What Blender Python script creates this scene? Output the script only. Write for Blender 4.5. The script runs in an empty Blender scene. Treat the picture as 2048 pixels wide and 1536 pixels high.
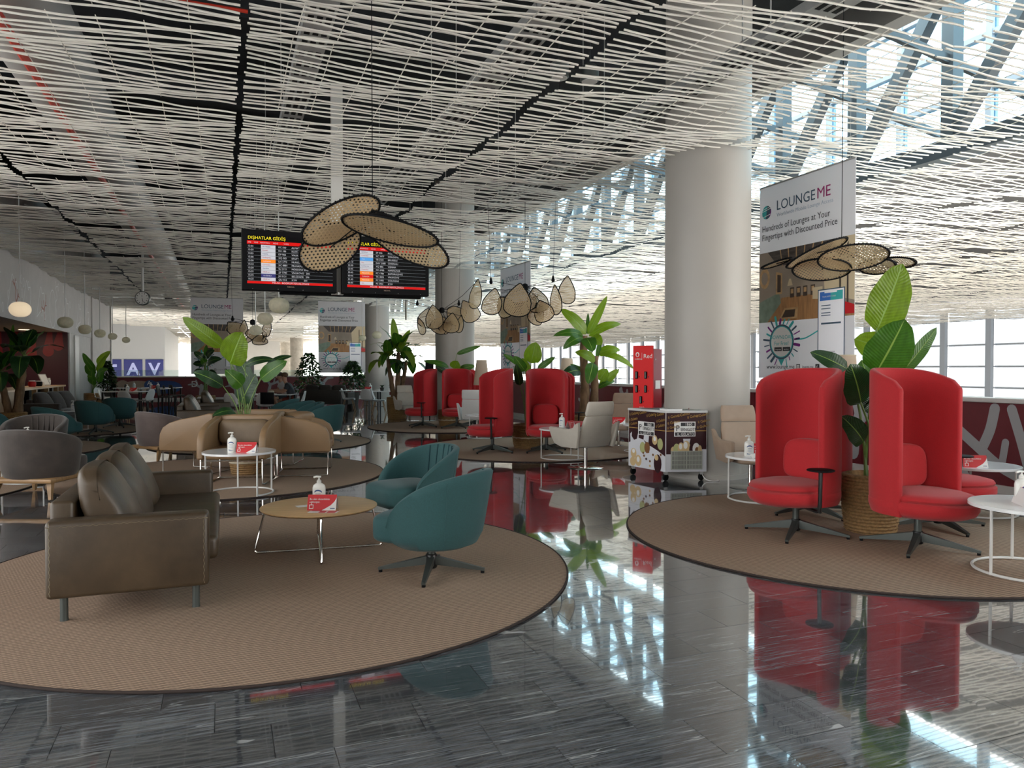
import bpy, bmesh, math, random
from mathutils import Vector, Matrix
random.seed(7)
PI = math.pi
R = math.radians
sc = bpy.context.scene
COL = sc.collection

# ------------------------------------------------------------------ camera, world, exposure
FPX, EYE, HZ = 1500.0, 1.5, 738.0
YAW = R(21.1)
CY, SY = math.cos(YAW), math.sin(YAW)
cam_d = bpy.data.cameras.new('camera')
cam_d.sensor_width = 36.0
cam_d.lens = FPX / 2048 * 36
cam_d.clip_start, cam_d.clip_end = 0.05, 400
cam = bpy.data.objects.new('camera', cam_d)
COL.objects.link(cam)
cam.location = (0, 0, EYE)
cam.rotation_euler = (R(90) - math.atan(30 / FPX), 0, -YAW)
sc.camera = cam
world = bpy.data.worlds.new('sky')
sc.world = world
world.use_nodes = True
wn = world.node_tree.nodes
bgn = wn['Background']
bgn.inputs['Color'].default_value = (1.0, 0.965, 0.91, 1)
bgn.inputs['Strength'].default_value = 6.0
vs = sc.view_settings
vs.view_transform = 'Standard'
vs.look = 'None'
vs.gamma = 1.0
vs.use_curve_mapping = False
vs.exposure = 0.45
cy_ = sc.cycles
cy_.max_bounces, cy_.diffuse_bounces, cy_.glossy_bounces, cy_.transmission_bounces, cy_.transparent_max_bounces = 7, 4, 4, 4, 10
cy_.caustics_reflective = cy_.caustics_refractive = False
cy_.use_adaptive_sampling, cy_.adaptive_threshold = True, 0.02
cy_.sample_clamp_indirect = 8.0

# ------------------------------------------------------------------ placing helpers (room axes: x across, y along the hall)
def c(X, D, z=0.0):
    return Vector((X * CY + D * SY, -X * SY + D * CY, z))
def at(px, D, z=0.0):
    return c((px - 1024) / FPX * D, D, z)
def g(px, py, z=0.0):
    D = (EYE - z) * FPX / (py - HZ)
    return at(px, D, z)
def face(a):
    return R(a) - YAW

# ------------------------------------------------------------------ materials
M = {}
def nn(t, kind, **kw):
    n = t.nodes.new('ShaderNode' + kind)
    for k, v in kw.items():
        setattr(n, k, v)
    return n
def mat(name, col, rough=0.6, metal=0.0, var=0.0, vscale=8.0, bump=0.0, bscale=60.0, stretch=(1, 1, 1), coat=0.0, sheen=0.0, trans=0.0, emit=0.0, alpha=1.0, spec=0.5):
    m = bpy.data.materials.new(name)
    m.use_nodes = True
    t = m.node_tree
    b = t.nodes['Principled BSDF']
    c4 = (col[0], col[1], col[2], 1)
    b.inputs['Base Color'].default_value = c4
    b.inputs['Roughness'].default_value = rough
    b.inputs['Metallic'].default_value = metal
    b.inputs['Coat Weight'].default_value = coat
    b.inputs['Sheen Weight'].default_value = sheen
    b.inputs['Specular IOR Level'].default_value = spec
    if emit:
        b.inputs['Emission Color'].default_value = c4
        b.inputs['Emission Strength'].default_value = emit
        m.cycles.emission_sampling = 'NONE'
    if var or bump:
        tc = nn(t, 'TexCoord')
        mp = nn(t, 'Mapping')
        mp.inputs['Scale'].default_value = stretch
        t.links.new(tc.outputs['Object'], mp.inputs['Vector'])
    if var:
        nz = nn(t, 'TexNoise')
        nz.inputs['Scale'].default_value = vscale
        nz.inputs['Detail'].default_value = 5
        t.links.new(mp.outputs[0], nz.inputs['Vector'])
        rp = nn(t, 'ValToRGB')
        rp.color_ramp.elements[0].position = 0.3
        rp.color_ramp.elements[1].position = 0.7
        rp.color_ramp.elements[0].color = tuple(max(0, x * (1 - var)) for x in col) + (1,)
        rp.color_ramp.elements[1].color = tuple(min(1, x * (1 + var)) for x in col) + (1,)
        t.links.new(nz.outputs[0], rp.inputs[0])
        t.links.new(rp.outputs[0], b.inputs['Base Color'])
        vsrc = rp.outputs[0]
    if bump:
        nb = nn(t, 'TexNoise')
        nb.inputs['Scale'].default_value = bscale
        nb.inputs['Detail'].default_value = 3
        t.links.new(mp.outputs[0], nb.inputs['Vector'])
        bp = nn(t, 'Bump')
        bp.inputs['Strength'].default_value = bump
        bp.inputs['Distance'].default_value = 0.01
        t.links.new(nb.outputs[0], bp.inputs['Height'])
        t.links.new(bp.outputs[0], b.inputs['Normal'])
    if trans:
        tr = nn(t, 'BsdfTranslucent')
        tr.inputs['Color'].default_value = tuple(min(1, x * 1.6) for x in col) + (1,)
        mx = nn(t, 'MixShader')
        mx.inputs[0].default_value = trans
        out = t.nodes['Material Output']
        t.links.new(b.outputs[0], mx.inputs[1])
        t.links.new(tr.outputs[0], mx.inputs[2])
        t.links.new(mx.outputs[0], out.inputs['Surface'])
    M[name] = m
    return m
def glass(name, col, gloss=0.08):
    m = bpy.data.materials.new(name)
    m.use_nodes = True
    t = m.node_tree
    t.nodes.remove(t.nodes['Principled BSDF'])
    tr = nn(t, 'BsdfTransparent')
    tr.inputs[0].default_value = col + (1,)
    gl = nn(t, 'BsdfGlossy')
    gl.inputs['Roughness'].default_value = 0.02
    mx = nn(t, 'MixShader')
    mx.inputs[0].default_value = gloss
    t.links.new(tr.outputs[0], mx.inputs[1])
    t.links.new(gl.outputs[0], mx.inputs[2])
    t.links.new(mx.outputs[0], t.nodes['Material Output'].inputs['Surface'])
    M[name] = m

# ------------------------------------------------------------------ mesh builder
class MB:
    def __init__(s):
        s.v, s.f, s.mi = [], [], []
    def add(s, vs, fs, mi=0):
        o = len(s.v)
        s.v.extend([tuple(p) for p in vs])
        for q in fs:
            s.f.append(tuple(i + o for i in q))
            s.mi.append(mi)
        return s
    def box(s, x0, x1, y0, y1, z0, z1, mi=0):
        vs = [(x, y, z) for z in (z0, z1) for y in (y0, y1) for x in (x0, x1)]
        return s.add(vs, [(0, 2, 3, 1), (4, 5, 7, 6), (0, 1, 5, 4), (2, 6, 7, 3), (0, 4, 6, 2), (1, 3, 7, 5)], mi)
    def beam(s, a, b, w, h, up=(0, 0, 1), mi=0, w2=None, h2=None):
        a, b = Vector(a), Vector(b)
        d = (b - a).normalized()
        up = Vector(up)
        sd = d.cross(up)
        if sd.length < 1e-5:
            sd = d.cross(Vector((1, 0, 0)))
        sd.normalize()
        u = sd.cross(d)
        w2 = w if w2 is None else w2
        h2 = h if h2 is None else h2
        vs = [a + sd * (w / 2 * i) + u * (h / 2 * j) for i, j in ((-1, -1), (1, -1), (1, 1), (-1, 1))]
        vs += [b + sd * (w2 / 2 * i) + u * (h2 / 2 * j) for i, j in ((-1, -1), (1, -1), (1, 1), (-1, 1))]
        return s.add(vs, [(0, 1, 2, 3), (7, 6, 5, 4), (4, 5, 1, 0), (5, 6, 2, 1), (6, 7, 3, 2), (7, 4, 0, 3)], mi)
    def loft(s, rings, closed=True, caps=True, mi=0):
        n = len(rings[0])
        vs = [p for r in rings for p in r]
        fs = []
        for i in range(len(rings) - 1):
            for j in range(n if closed else n - 1):
                k = (j + 1) % n
                fs.append((i * n + j, i * n + k, (i + 1) * n + k, (i + 1) * n + j))
        if caps and closed:
            fs.append(tuple(range(n))[::-1])
            fs.append(tuple((len(rings) - 1) * n + j for j in range(n)))
        return s.add(vs, fs, mi)
    def lathe(s, prof, n=24, cx=0, cy=0, caps=True, mi=0, sx=1, sy=1):
        rings = [[(cx + sx * r * math.cos(2 * PI * j / n), cy + sy * r * math.sin(2 * PI * j / n), z) for j in range(n)] for r, z in prof]
        return s.loft(rings, True, caps, mi)
    def tube(s, pts, r, n=8, closed=False, mi=0, r2=None):
        pts = [Vector(p) for p in pts]
        m = len(pts)
        rings = []
        prev = None
        for i, p in enumerate(pts):
            a = pts[i - 1] if (i > 0 or closed) else p
            b = pts[(i + 1) % m] if (i < m - 1 or closed) else p
            d = (b - a)
            if d.length < 1e-9:
                d = Vector((0, 0, 1))
            d.normalize()
            if prev is None:
                q = d.cross(Vector((0, 0, 1)))
                if q.length < 1e-4:
                    q = d.cross(Vector((1, 0, 0)))
            else:
                q = prev - d * prev.dot(d)
            q.normalize()
            prev = q
            w = d.cross(q)
            rr = r if r2 is None else r + (r2 - r) * i / max(1, m - 1)
            rings.append([p + (q * math.cos(2 * PI * j / n) + w * math.sin(2 * PI * j / n)) * rr for j in range(n)])
        if closed:
            rings.append(rings[0])
        return s.loft(rings, True, not closed, mi)
    def rbox(s, x0, x1, y0, y1, z0, z1, r=0.02, seg=3, mi=0, sub=0):
        bm = bmesh.new()
        bmesh.ops.create_cube(bm, size=1)
        for v in bm.verts:
            v.co = Vector(((x0 + x1) / 2 + v.co.x * (x1 - x0), (y0 + y1) / 2 + v.co.y * (y1 - y0), (z0 + z1) / 2 + v.co.z * (z1 - z0)))
        bmesh.ops.bevel(bm, geom=list(bm.edges), offset=r, segments=seg, profile=0.5, affect='EDGES')
        bm.verts.ensure_lookup_table()
        s.add([v.co for v in bm.verts], [[v.index for v in q.verts] for q in bm.faces], mi)
        bm.free()
        return s
    def puff(s, cx, cy, cz, hx, hy, hz, k=5.0, n=8, fn=None, mi=0):
        vs, fs, idx = [], [], {}
        def key(p):
            q = (round(p[0], 5), round(p[1], 5), round(p[2], 5))
            if q not in idx:
                idx[q] = len(vs)
                x, y, z = q
                l = (abs(x) ** k + abs(y) ** k + abs(z) ** k) ** (1 / k)
                P = Vector((cx + hx * x / l, cy + hy * y / l, cz + hz * z / l))
                vs.append(fn(P, x / l, y / l, z / l) if fn else P)
            return idx[q]
        for ax in range(3):
            for sg in (-1, 1):
                for i in range(n):
                    for j in range(n):
                        q = []
                        for a, b in ((0, 0), (1, 0), (1, 1), (0, 1)):
                            p = [0, 0, 0]
                            p[ax] = sg
                            p[(ax + 1) % 3] = -1 + 2 * (i + a) / n
                            p[(ax + 2) % 3] = -1 + 2 * (j + b) / n
                            q.append(key(p))
                        fs.append(q if sg > 0 else q[::-1])
        return s.add(vs, fs, mi)
    def prism(s, poly, z0, z1, mi=0):
        n = len(poly)
        return s.add([(x, y, z0) for x, y in poly] + [(x, y, z1) for x, y in poly],
                     [tuple(range(n))[::-1], tuple(range(n, 2 * n))] + [(i, (i + 1) % n, n + (i + 1) % n, n + i) for i in range(n)], mi)
    def xf(s, mtx, start=0):
        s.v[start:] = [tuple(mtx @ Vector(p)) for p in s.v[start:]]
        return s
    def mesh(s, name, mats, ang=35):
        me = bpy.data.meshes.new(name)
        me.from_pydata(s.v, [], s.f)
        for m in (mats if isinstance(mats, (list, tuple)) else [mats]):
            me.materials.append(M[m] if isinstance(m, str) else m)
        me.polygons.foreach_set('material_index', s.mi)
        if ang:
            me.polygons.foreach_set('use_smooth', [True] * len(s.f))
            me.set_sharp_from_angle(angle=R(ang))
        me.update()
        return me
    def build(s, name, mats, parent=None, loc=None, rz=0, ang=35):
        o = bpy.data.objects.new(name, s.mesh(name, mats, ang))
        COL.objects.link(o)
        if parent:
            o.parent = parent
        if loc is not None:
            o.location = loc
        if rz:
            o.rotation_euler.z = rz
        return o
def obj(name, me, parent=None, loc=None, rz=0):
    o = bpy.data.objects.new(name, me)
    COL.objects.link(o)
    if parent:
        o.parent = parent
    if loc is not None:
        o.location = loc
    o.rotation_euler.z = rz
    return o
def tag(o, label=None, cat=None, group=None, kind=None):
    if label: o['label'] = label
    if cat: o['category'] = cat
    if group: o['group'] = group
    if kind: o['kind'] = kind
    return o
def thing(name, label, cat, loc=(0, 0, 0), rz=0, group=None):
    o = bpy.data.objects.new(name, None)
    o.empty_display_size = 0.1
    COL.objects.link(o)
    o.location = loc
    o.rotation_euler.z = rz
    return tag(o, label, cat, group)
def copy_tree(o, parent=None):
    n = o.copy()
    COL.objects.link(n)
    n.parent = parent
    for ch in list(o.children):
        copy_tree(ch, n)
    return n
used = set()
def place(proto, label, loc, rz, group=None):
    if proto.name in used:
        o = copy_tree(proto)
    else:
        used.add(proto.name)
        o = proto
    o.location = loc
    o.rotation_euler.z = rz
    o['label'] = label
    if group: o['group'] = group
    return o
def text(name, s, size, m, parent, loc, rot, align='LEFT', line=1.0, ext=0.0012, sx=1.0, bold=0.0):
    cu = bpy.data.curves.new(name, 'FONT')
    cu.body = s
    cu.size = size
    cu.align_x = align
    cu.space_line = line
    cu.extrude = ext
    cu.resolution_u = 3
    cu.offset = bold
    cu.materials.append(M[m])
    o = bpy.data.objects.new(name, cu)
    COL.objects.link(o)
    o.parent = parent
    o.location = loc
    o.rotation_euler = rot
    o.scale.x = sx
    return o
FRONT = (R(90), 0, 0)      # text standing upright, read from local -y
def arc(cx, cy, r, a0, a1, n, z=None):
    pts = [(cx + r * math.cos(R(a0 + (a1 - a0) * i / n)), cy + r * math.sin(R(a0 + (a1 - a0) * i / n))) for i in range(n + 1)]
    return pts if z is None else [(x, y, z) for x, y in pts]
def stroke(pts, w):                       # outline polygon of a thick 2D line with round ends, widths per point
    n = len(pts)
    ws = w if isinstance(w, (list, tuple)) else [w] * n
    L, Rr = [], []
    for i in range(n):
        a = Vector(pts[max(0, i - 1)]); b = Vector(pts[min(n - 1, i + 1)])
        d = (b - a).normalized()
        nrm = Vector((-d.y, d.x))
        p = Vector(pts[i])
        L.append(p + nrm * ws[i] / 2)
        Rr.append(p - nrm * ws[i] / 2)
    d1 = (Vector(pts[-1]) - Vector(pts[-2])).normalized()
    n1 = Vector((-d1.y, d1.x))
    end = [Vector(pts[-1]) + (n1 * math.cos(a) + d1 * math.sin(a)) * ws[-1] / 2 for a in (PI * k / 6 for k in range(1, 6))]
    d0 = (Vector(pts[0]) - Vector(pts[1])).normalized()
    n0 = Vector((-d0.y, d0.x))
    st = [Vector(pts[0]) + (n0 * math.cos(a) + d0 * math.sin(a)) * ws[0] / 2 for a in (PI * k / 6 for k in range(1, 6))]
    return [tuple(p) for p in L + end + Rr[::-1] + st]
def smooth_path(pts, n=6):
    P = [Vector(p) for p in pts]
    out = []
    for i in range(len(P) - 1):
        p0, p1, p2, p3 = P[max(0, i - 1)], P[i], P[i + 1], P[min(len(P) - 1, i + 2)]
        for k in range(n):
            t = k / n
            out.append(0.5 * ((2 * p1) + (p2 - p0) * t + (2 * p0 - 5 * p1 + 4 * p2 - p3) * t * t + (3 * p1 - p0 - 3 * p2 + p3) * t ** 3))
    out.append(P[-1])
    return out
def strokes_mesh(mb, paths, mi=0, y=0.0):   # flat print drawn on a local x-z plane facing -y
    for pts, w in paths:
        poly = stroke(pts, w)
        n = len(poly)
        # build as a quad strip so it never self-overlaps
        m = len(pts)
        vs = [(p[0], y, p[1]) for p in poly]
        fs = []
        endn = 5
        for i in range(m - 1):
            fs.append((i, i + 1, m + endn + (m - 2 - i), m + endn + (m - 1 - i)))
        fs.append(tuple(range(m - 1, m + endn + 1)))
        fs.append(tuple([2 * m + endn - 1] + list(range(2 * m + endn, n)) + [0]))
        mb.add(vs, fs, mi)
def disc2(cx, cz, r, n=20, rz=None):
    rz = r if rz is None else rz
    return [(cx + r * math.cos(2 * PI * i / n), cz + rz * math.sin(2 * PI * i / n)) for i in range(n)]
def rect2(x0, x1, z0, z1):
    return [(x0, z0), (x1, z0), (x1, z1), (x0, z1)]
def print2(name, shapes, mats, parent, loc=(0, 0, 0), rz=0, step=0.0008):   # layered flat print, local x-z plane, facing -y
    mb = MB()
    for k, (poly, mi) in enumerate(shapes):
        y = -step * (k + 1) * 0.25
        mb.add([(x, y, z) for x, z in poly], [tuple(range(len(poly)))], mi)
    o = mb.build(name, mats, parent, loc, rz, ang=0)
    return o
# ------------------------------------------------------------------ base materials
mat('white_paint', (0.60, 0.585, 0.55), 0.55, var=0.03, vscale=2)
mat('end_white', (0.58, 0.575, 0.56), 0.6)
mat('column_paint', (0.38, 0.355, 0.32), 0.45, var=0.03, vscale=1.5)
mat('concrete', (0.42, 0.38, 0.32), 0.8, var=0.18, vscale=2.5, bump=0.15)
mat('grey_wall', (0.58, 0.54, 0.51), 0.7, var=0.04, vscale=3)
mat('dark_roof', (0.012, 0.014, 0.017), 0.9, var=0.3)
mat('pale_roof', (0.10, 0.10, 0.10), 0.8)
mat('slat', (0.84, 0.80, 0.72), 0.5)
mat('slat_cross', (0.78, 0.74, 0.66), 0.5)
mat('steel_grey', (0.06, 0.072, 0.082), 0.45, metal=0.3)
mat('mullion', (0.30, 0.33, 0.37), 0.4)
mat('galv', (0.42, 0.42, 0.41), 0.5, metal=0.4, var=0.12, vscale=6)
mat('duct', (0.33, 0.31, 0.29), 0.5, metal=0.2)
mat('red_pipe', (0.55, 0.035, 0.015), 0.4)
mat('maroon', (0.135, 0.010, 0.018), 0.35, var=0.05)
mat('dark_maroon', (0.045, 0.006, 0.014), 0.5)
mat('print_grey', (0.36, 0.35, 0.36), 0.5)
mat('sill_stone', (0.60, 0.56, 0.54), 0.4)
mat('black', (0.005, 0.005, 0.006), 0.6, spec=0.12)
mat('black_metal', (0.012, 0.013, 0.014), 0.35, metal=0.3)
mat('grey_metal', (0.075, 0.085, 0.08), 0.4, metal=0.5)
mat('chrome', (0.75, 0.73, 0.70), 0.12, metal=1.0)
mat('white_metal', (0.62, 0.61, 0.59), 0.3)
mat('white_top', (0.80, 0.80, 0.80), 0.12, coat=0.3)
mat('wood', (0.33, 0.19, 0.085), 0.4, var=0.25, vscale=6, stretch=(1, 12, 1))
mat('wood_top', (0.60, 0.385, 0.19), 0.3, var=0.12, vscale=4, stretch=(1, 9, 1))
mat('wood_dark', (0.09, 0.035, 0.012), 0.4, var=0.2, vscale=6, stretch=(1, 8, 1))
mat('red_fabric', (0.43, 0.011, 0.016), 0.85, var=0.08, vscale=150, bump=0.25, bscale=400, sheen=0.15)
mat('teal_fabric', (0.017, 0.073, 0.077), 0.8, var=0.10, vscale=120, bump=0.2, bscale=350, sheen=0.12)
mat('teal_seam', (0.010, 0.045, 0.055), 0.9)
mat('sofa_leather', (0.062, 0.041, 0.023), 0.42, var=0.28, vscale=5, bump=0.12, bscale=30)
mat('stitch', (0.20, 0.16, 0.10), 0.8)
mat('velvet', (0.042, 0.030, 0.024), 0.75, var=0.25, vscale=7, bump=0.1, bscale=40, sheen=0.3)
mat('velvet_pink', (0.10, 0.07, 0.062), 0.7, var=0.15, vscale=7, sheen=0.5)
mat('beige_leather', (0.25, 0.155, 0.080), 0.45, var=0.05, vscale=5, bump=0.06, bscale=60)
mat('beige_cushion', (0.17, 0.115, 0.065), 0.5, var=0.10, vscale=8, bump=0.1, bscale=20)
mat('cream_leather', (0.55, 0.50, 0.43), 0.42, var=0.04, bump=0.05)
mat('white_leather', (0.62, 0.60, 0.58), 0.42)
mat('tan_leather', (0.36, 0.26, 0.19), 0.5, var=0.05)
mat('dark_sofa', (0.035, 0.028, 0.022), 0.6, var=0.1)
mat('white_plastic', (0.72, 0.71, 0.69), 0.3)
mat('bottle_white', (0.75, 0.74, 0.70), 0.25, spec=0.6)
mat('card_red', (0.55, 0.006, 0.012), 0.4)
mat('dark_red', (0.20, 0.008, 0.012), 0.5)
mat('card_white', (0.78, 0.77, 0.75), 0.5)
mat('ink_blue', (0.02, 0.06, 0.20), 0.5)
mat('ink_dark', (0.03, 0.03, 0.035), 0.6)
mat('ink_pale', (0.45, 0.50, 0.58), 0.6)
mat('basket', (0.27, 0.16, 0.065), 0.8, var=0.3, vscale=45)
mat('basket_band', (0.55, 0.48, 0.36), 0.8)
mat('soil', (0.03, 0.02, 0.012), 0.9)
mat('pot_dark', (0.05, 0.045, 0.04), 0.7)
mat('trunk', (0.16, 0.095, 0.05), 0.85, var=0.45, vscale=14, stretch=(1, 1, 0.3), bump=0.4, bscale=20)
def leaf_material(name, col, trans):
    m = mat(name, col, 0.33, trans=trans)
    t = m.node_tree
    b = t.nodes['Principled BSDF']
    uv = nn(t, 'UVMap')
    sp = nn(t, 'SeparateXYZ')
    t.links.new(uv.outputs[0], sp.inputs[0])
    ab = nn(t, 'Math', operation='ABSOLUTE'); t.links.new(sp.outputs[0], ab.inputs[0])
    ma = nn(t, 'Math', operation='MULTIPLY_ADD'); ma.inputs[1].default_value = -0.16; t.links.new(ab.outputs[0], ma.inputs[0]); t.links.new(sp.outputs[1], ma.inputs[2])
    sc1 = nn(t, 'Math', operation='MULTIPLY'); sc1.inputs[1].default_value = 130.0; t.links.new(ma.outputs[0], sc1.inputs[0])
    sn = nn(t, 'Math', operation='SINE'); t.links.new(sc1.outputs[0], sn.inputs[0])
    nz = nn(t, 'TexNoise'); nz.inputs['Scale'].default_value = 5; t.links.new(uv.outputs[0], nz.inputs[0])
    fr = nn(t, 'MapRange'); fr.inputs['From Min'].default_value = -1; fr.inputs['To Min'].default_value = 0.86; fr.inputs['To Max'].default_value = 1.0
    t.links.new(sn.outputs[0], fr.inputs[0])
    mm = nn(t, 'Math', operation='MULTIPLY_ADD'); mm.inputs[1].default_value = 0.7; t.links.new(nz.outputs[0], mm.inputs[0])
    sb = nn(t, 'Math', operation='SUBTRACT'); sb.inputs[1].default_value = 0.35; t.links.new(fr.outputs[0], sb.inputs[0]); t.links.new(sb.outputs[0], mm.inputs[2])
    vm = nn(t, 'VectorMath', operation='SCALE'); vm.inputs[0].default_value = col; t.links.new(mm.outputs[0], vm.inputs['Scale'])
    t.links.new(vm.outputs[0], b.inputs['Base Color'])
    if trans:
        tl = [q for q in t.nodes if q.type == 'BSDF_TRANSLUCENT'][0]
        v2 = nn(t, 'VectorMath', operation='SCALE'); v2.inputs['Scale'].default_value = 1.5; t.links.new(vm.outputs[0], v2.inputs[0]); t.links.new(v2.outputs[0], tl.inputs[0])
    bp = nn(t, 'Bump'); bp.inputs['Strength'].default_value = 0.35; bp.inputs['Distance'].default_value = 0.002
    t.links.new(sn.outputs[0], bp.inputs['Height']); t.links.new(bp.outputs[0], b.inputs['Normal'])
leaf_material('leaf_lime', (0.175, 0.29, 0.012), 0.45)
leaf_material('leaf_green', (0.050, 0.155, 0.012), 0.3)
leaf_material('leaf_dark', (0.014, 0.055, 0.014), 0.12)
mat('midrib', (0.22, 0.36, 0.06), 0.5)
mat('stalk', (0.13, 0.21, 0.05), 0.5, var=0.15)
mat('skin', (0.42, 0.22, 0.14), 0.55)
mat('hair', (0.03, 0.016, 0.009), 0.7)
mat('shirt_dark', (0.022, 0.026, 0.032), 0.8)
mat('shirt_white', (0.60, 0.58, 0.57), 0.8)
mat('shorts_red', (0.33, 0.06, 0.035), 0.8)
mat('glow_lamp', (0.95, 0.76, 0.52), 0.5, emit=0.42)
mat('downlight_glow', (1.0, 0.78, 0.45), 0.5, emit=6.0)
mat('screen_black', (0.004, 0.004, 0.005), 0.5, spec=0.1)
mat('screen_red', (0.50, 0.006, 0.005), 0.5, emit=0.5, spec=0.1)
mat('screen_yellow', (0.70, 0.58, 0.02), 0.5, emit=0.6, spec=0.1)
mat('screen_white', (0.45, 0.45, 0.49), 0.5, emit=0.45)
mat('screen_orange', (0.75, 0.20, 0.02), 0.5, emit=0.5, spec=0.1)
mat('screen_blue', (0.08, 0.30, 0.65), 0.5, emit=0.4, spec=0.1)
mat('screen_navy', (0.02, 0.02, 0.12), 0.3, emit=0.5)
mat('sign_blue', (0.006, 0.012, 0.20), 0.4, emit=0.02)
mat('sign_letter', (0.50, 0.52, 0.85), 0.4, emit=0.12)
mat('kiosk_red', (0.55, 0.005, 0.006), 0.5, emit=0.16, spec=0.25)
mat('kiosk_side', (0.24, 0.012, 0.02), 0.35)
mat('lamp_shade', (0.50, 0.40, 0.31), 0.8, trans=0.35)
mat('banner_white', (0.62, 0.61, 0.62), 0.6, trans=0.3)
glass('clear_glass', (0.86, 0.93, 0.92), 0.10)
glass('window_glass', (0.37, 0.39, 0.41), 0.05)
glass('tinted_glass', (0.78, 0.80, 0.82), 0.05)
glass('sky_glass', (0.66, 0.87, 0.98), 0.05)

# polished marble floor: tile grid worked out from the room position
TW, TH = 0.60, 0.30
def floor_material():
    m = bpy.data.materials.new('marble')
    m.use_nodes = True
    t = m.node_tree
    b = t.nodes['Principled BSDF']
    geo = nn(t, 'NewGeometry')
    sep = nn(t, 'SeparateXYZ')
    t.links.new(geo.outputs['Position'], sep.inputs[0])
    def ma(op, a, b2=None, c2=None):
        n = nn(t, 'Math', operation=op)
        for i, q in enumerate((a, b2, c2)):
            if q is None: continue
            if isinstance(q, (int, float)):
                n.inputs[i].default_value = q
            else:
                t.links.new(q, n.inputs[i])
        return n.outputs[0]
    row = ma('FLOOR', ma('DIVIDE', sep.outputs[1], TH))
    off = ma('MULTIPLY', ma('FRACT', ma('MULTIPLY', row, 0.37)), TW)
    colm = ma('FLOOR', ma('DIVIDE', ma('ADD', sep.outputs[0], off), TW))
    cmb = nn(t, 'CombineXYZ')
    t.links.new(row, cmb.inputs[0]); t.links.new(colm, cmb.inputs[1])
    wn_ = nn(t, 'TexWhiteNoise', noise_dimensions='3D')
    t.links.new(cmb.outputs[0], wn_.inputs['Vector'])
    # stretched veins with a random shift for every tile
    mp = nn(t, 'Mapping')
    mp.inputs['Scale'].default_value = (1.0, 20.0, 1.0)
    mp.inputs['Rotation'].default_value = (0, 0, R(-4))
    t.links.new(geo.outputs['Position'], mp.inputs['Vector'])
    sc_ = nn(t, 'VectorMath', operation='SCALE')
    sc_.inputs['Scale'].default_value = 40.0
    t.links.new(wn_.outputs['Color'], sc_.inputs[0])
    ad = nn(t, 'VectorMath', operation='ADD')
    t.links.new(mp.outputs[0], ad.inputs[0]); t.links.new(sc_.outputs[0], ad.inputs[1])
    n1 = nn(t, 'TexNoise'); n1.inputs['Scale'].default_value = 4.5; n1.inputs['Detail'].default_value = 9; n1.inputs['Roughness'].default_value = 0.68
    n1.inputs['Distortion'].default_value = 0.1
    t.links.new(ad.outputs[0], n1.inputs['Vector'])
    r1 = nn(t, 'ValToRGB')
    e = r1.color_ramp.elements
    e[0].position = 0.32; e[0].color = (0.024, 0.028, 0.034, 1)
    e[1].position = 0.72; e[1].color = (0.225, 0.238, 0.255, 1)
    e.new(0.5).color = (0.082, 0.091, 0.103, 1)
    t.links.new(n1.outputs[0], r1.inputs[0])
    n2 = nn(t, 'TexNoise'); n2.inputs['Scale'].default_value = 0.6; n2.inputs['Detail'].default_value = 5; n2.inputs['Distortion'].default_value = 0.3
    t.links.new(ad.outputs[0], n2.inputs['Vector'])
    d = ma('ABSOLUTE', ma('SUBTRACT', n2.outputs[0], 0.62))
    vein = nn(t, 'MapRange'); vein.inputs['From Min'].default_value = 0.0; vein.inputs['From Max'].default_value = 0.008
    vein.inputs['To Min'].default_value = 0.85; vein.inputs['To Max'].default_value = 0.0
    t.links.new(d, vein.inputs[0])
    mx = nn(t, 'Mix', data_type='RGBA')
    mx.inputs['B'].default_value = (0.42, 0.43, 0.43, 1)
    t.links.new(vein.outputs[0], mx.inputs['Factor']); t.links.new(r1.outputs[0], mx.inputs['A'])
    n3 = nn(t, 'TexNoise'); n3.inputs['Scale'].default_value = 0.9; n3.inputs['Detail'].default_value = 4; n3.inputs['Distortion'].default_value = 0.6
    mp3 = nn(t, 'Mapping'); mp3.inputs['Scale'].default_value = (1.6, 0.35, 1.0); t.links.new(ad.outputs[0], mp3.inputs[0]); t.links.new(mp3.outputs[0], n3.inputs['Vector'])
    bl = nn(t, 'MapRange'); bl.inputs['From Min'].default_value = 0.715; bl.inputs['From Max'].default_value = 0.73; t.links.new(n3.outputs[0], bl.inputs[0])
    mxb = nn(t, 'Mix', data_type='RGBA'); mxb.inputs['B'].default_value = (0.55, 0.56, 0.56, 1)
    t.links.new(bl.outputs[0], mxb.inputs['Factor']); t.links.new(mx.outputs['Result'], mxb.inputs['A'])
    mx = mxb
    br = nn(t, 'Mix', data_type='RGBA', blend_type='MULTIPLY')
    br.inputs['Factor'].default_value = 1.0
    mr = nn(t, 'MapRange'); mr.inputs['To Min'].default_value = 0.55; mr.inputs['To Max'].default_value = 1.25
    t.links.new(wn_.outputs['Value'], mr.inputs[0])
    t.links.new(mx.outputs['Result'], br.inputs['A']); t.links.new(mr.outputs[0], br.inputs['B'])
    t.links.new(br.outputs['Result'], b.inputs['Base Color'])
    rr = nn(t, 'MapRange'); rr.inputs['To Min'].default_value = 0.03; rr.inputs['To Max'].default_value = 0.10
    t.links.new(n1.outputs[0], rr.inputs[0]); t.links.new(rr.outputs[0], b.inputs['Roughness'])
    b.inputs['Specular IOR Level'].default_value = 0.75
    b.inputs['Coat Weight'].default_value = 0.9
    b.inputs['Coat Roughness'].default_value = 0.02
    M['marble'] = m
floor_material()
mat('grout', (0.20, 0.205, 0.21), 0.5)

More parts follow.
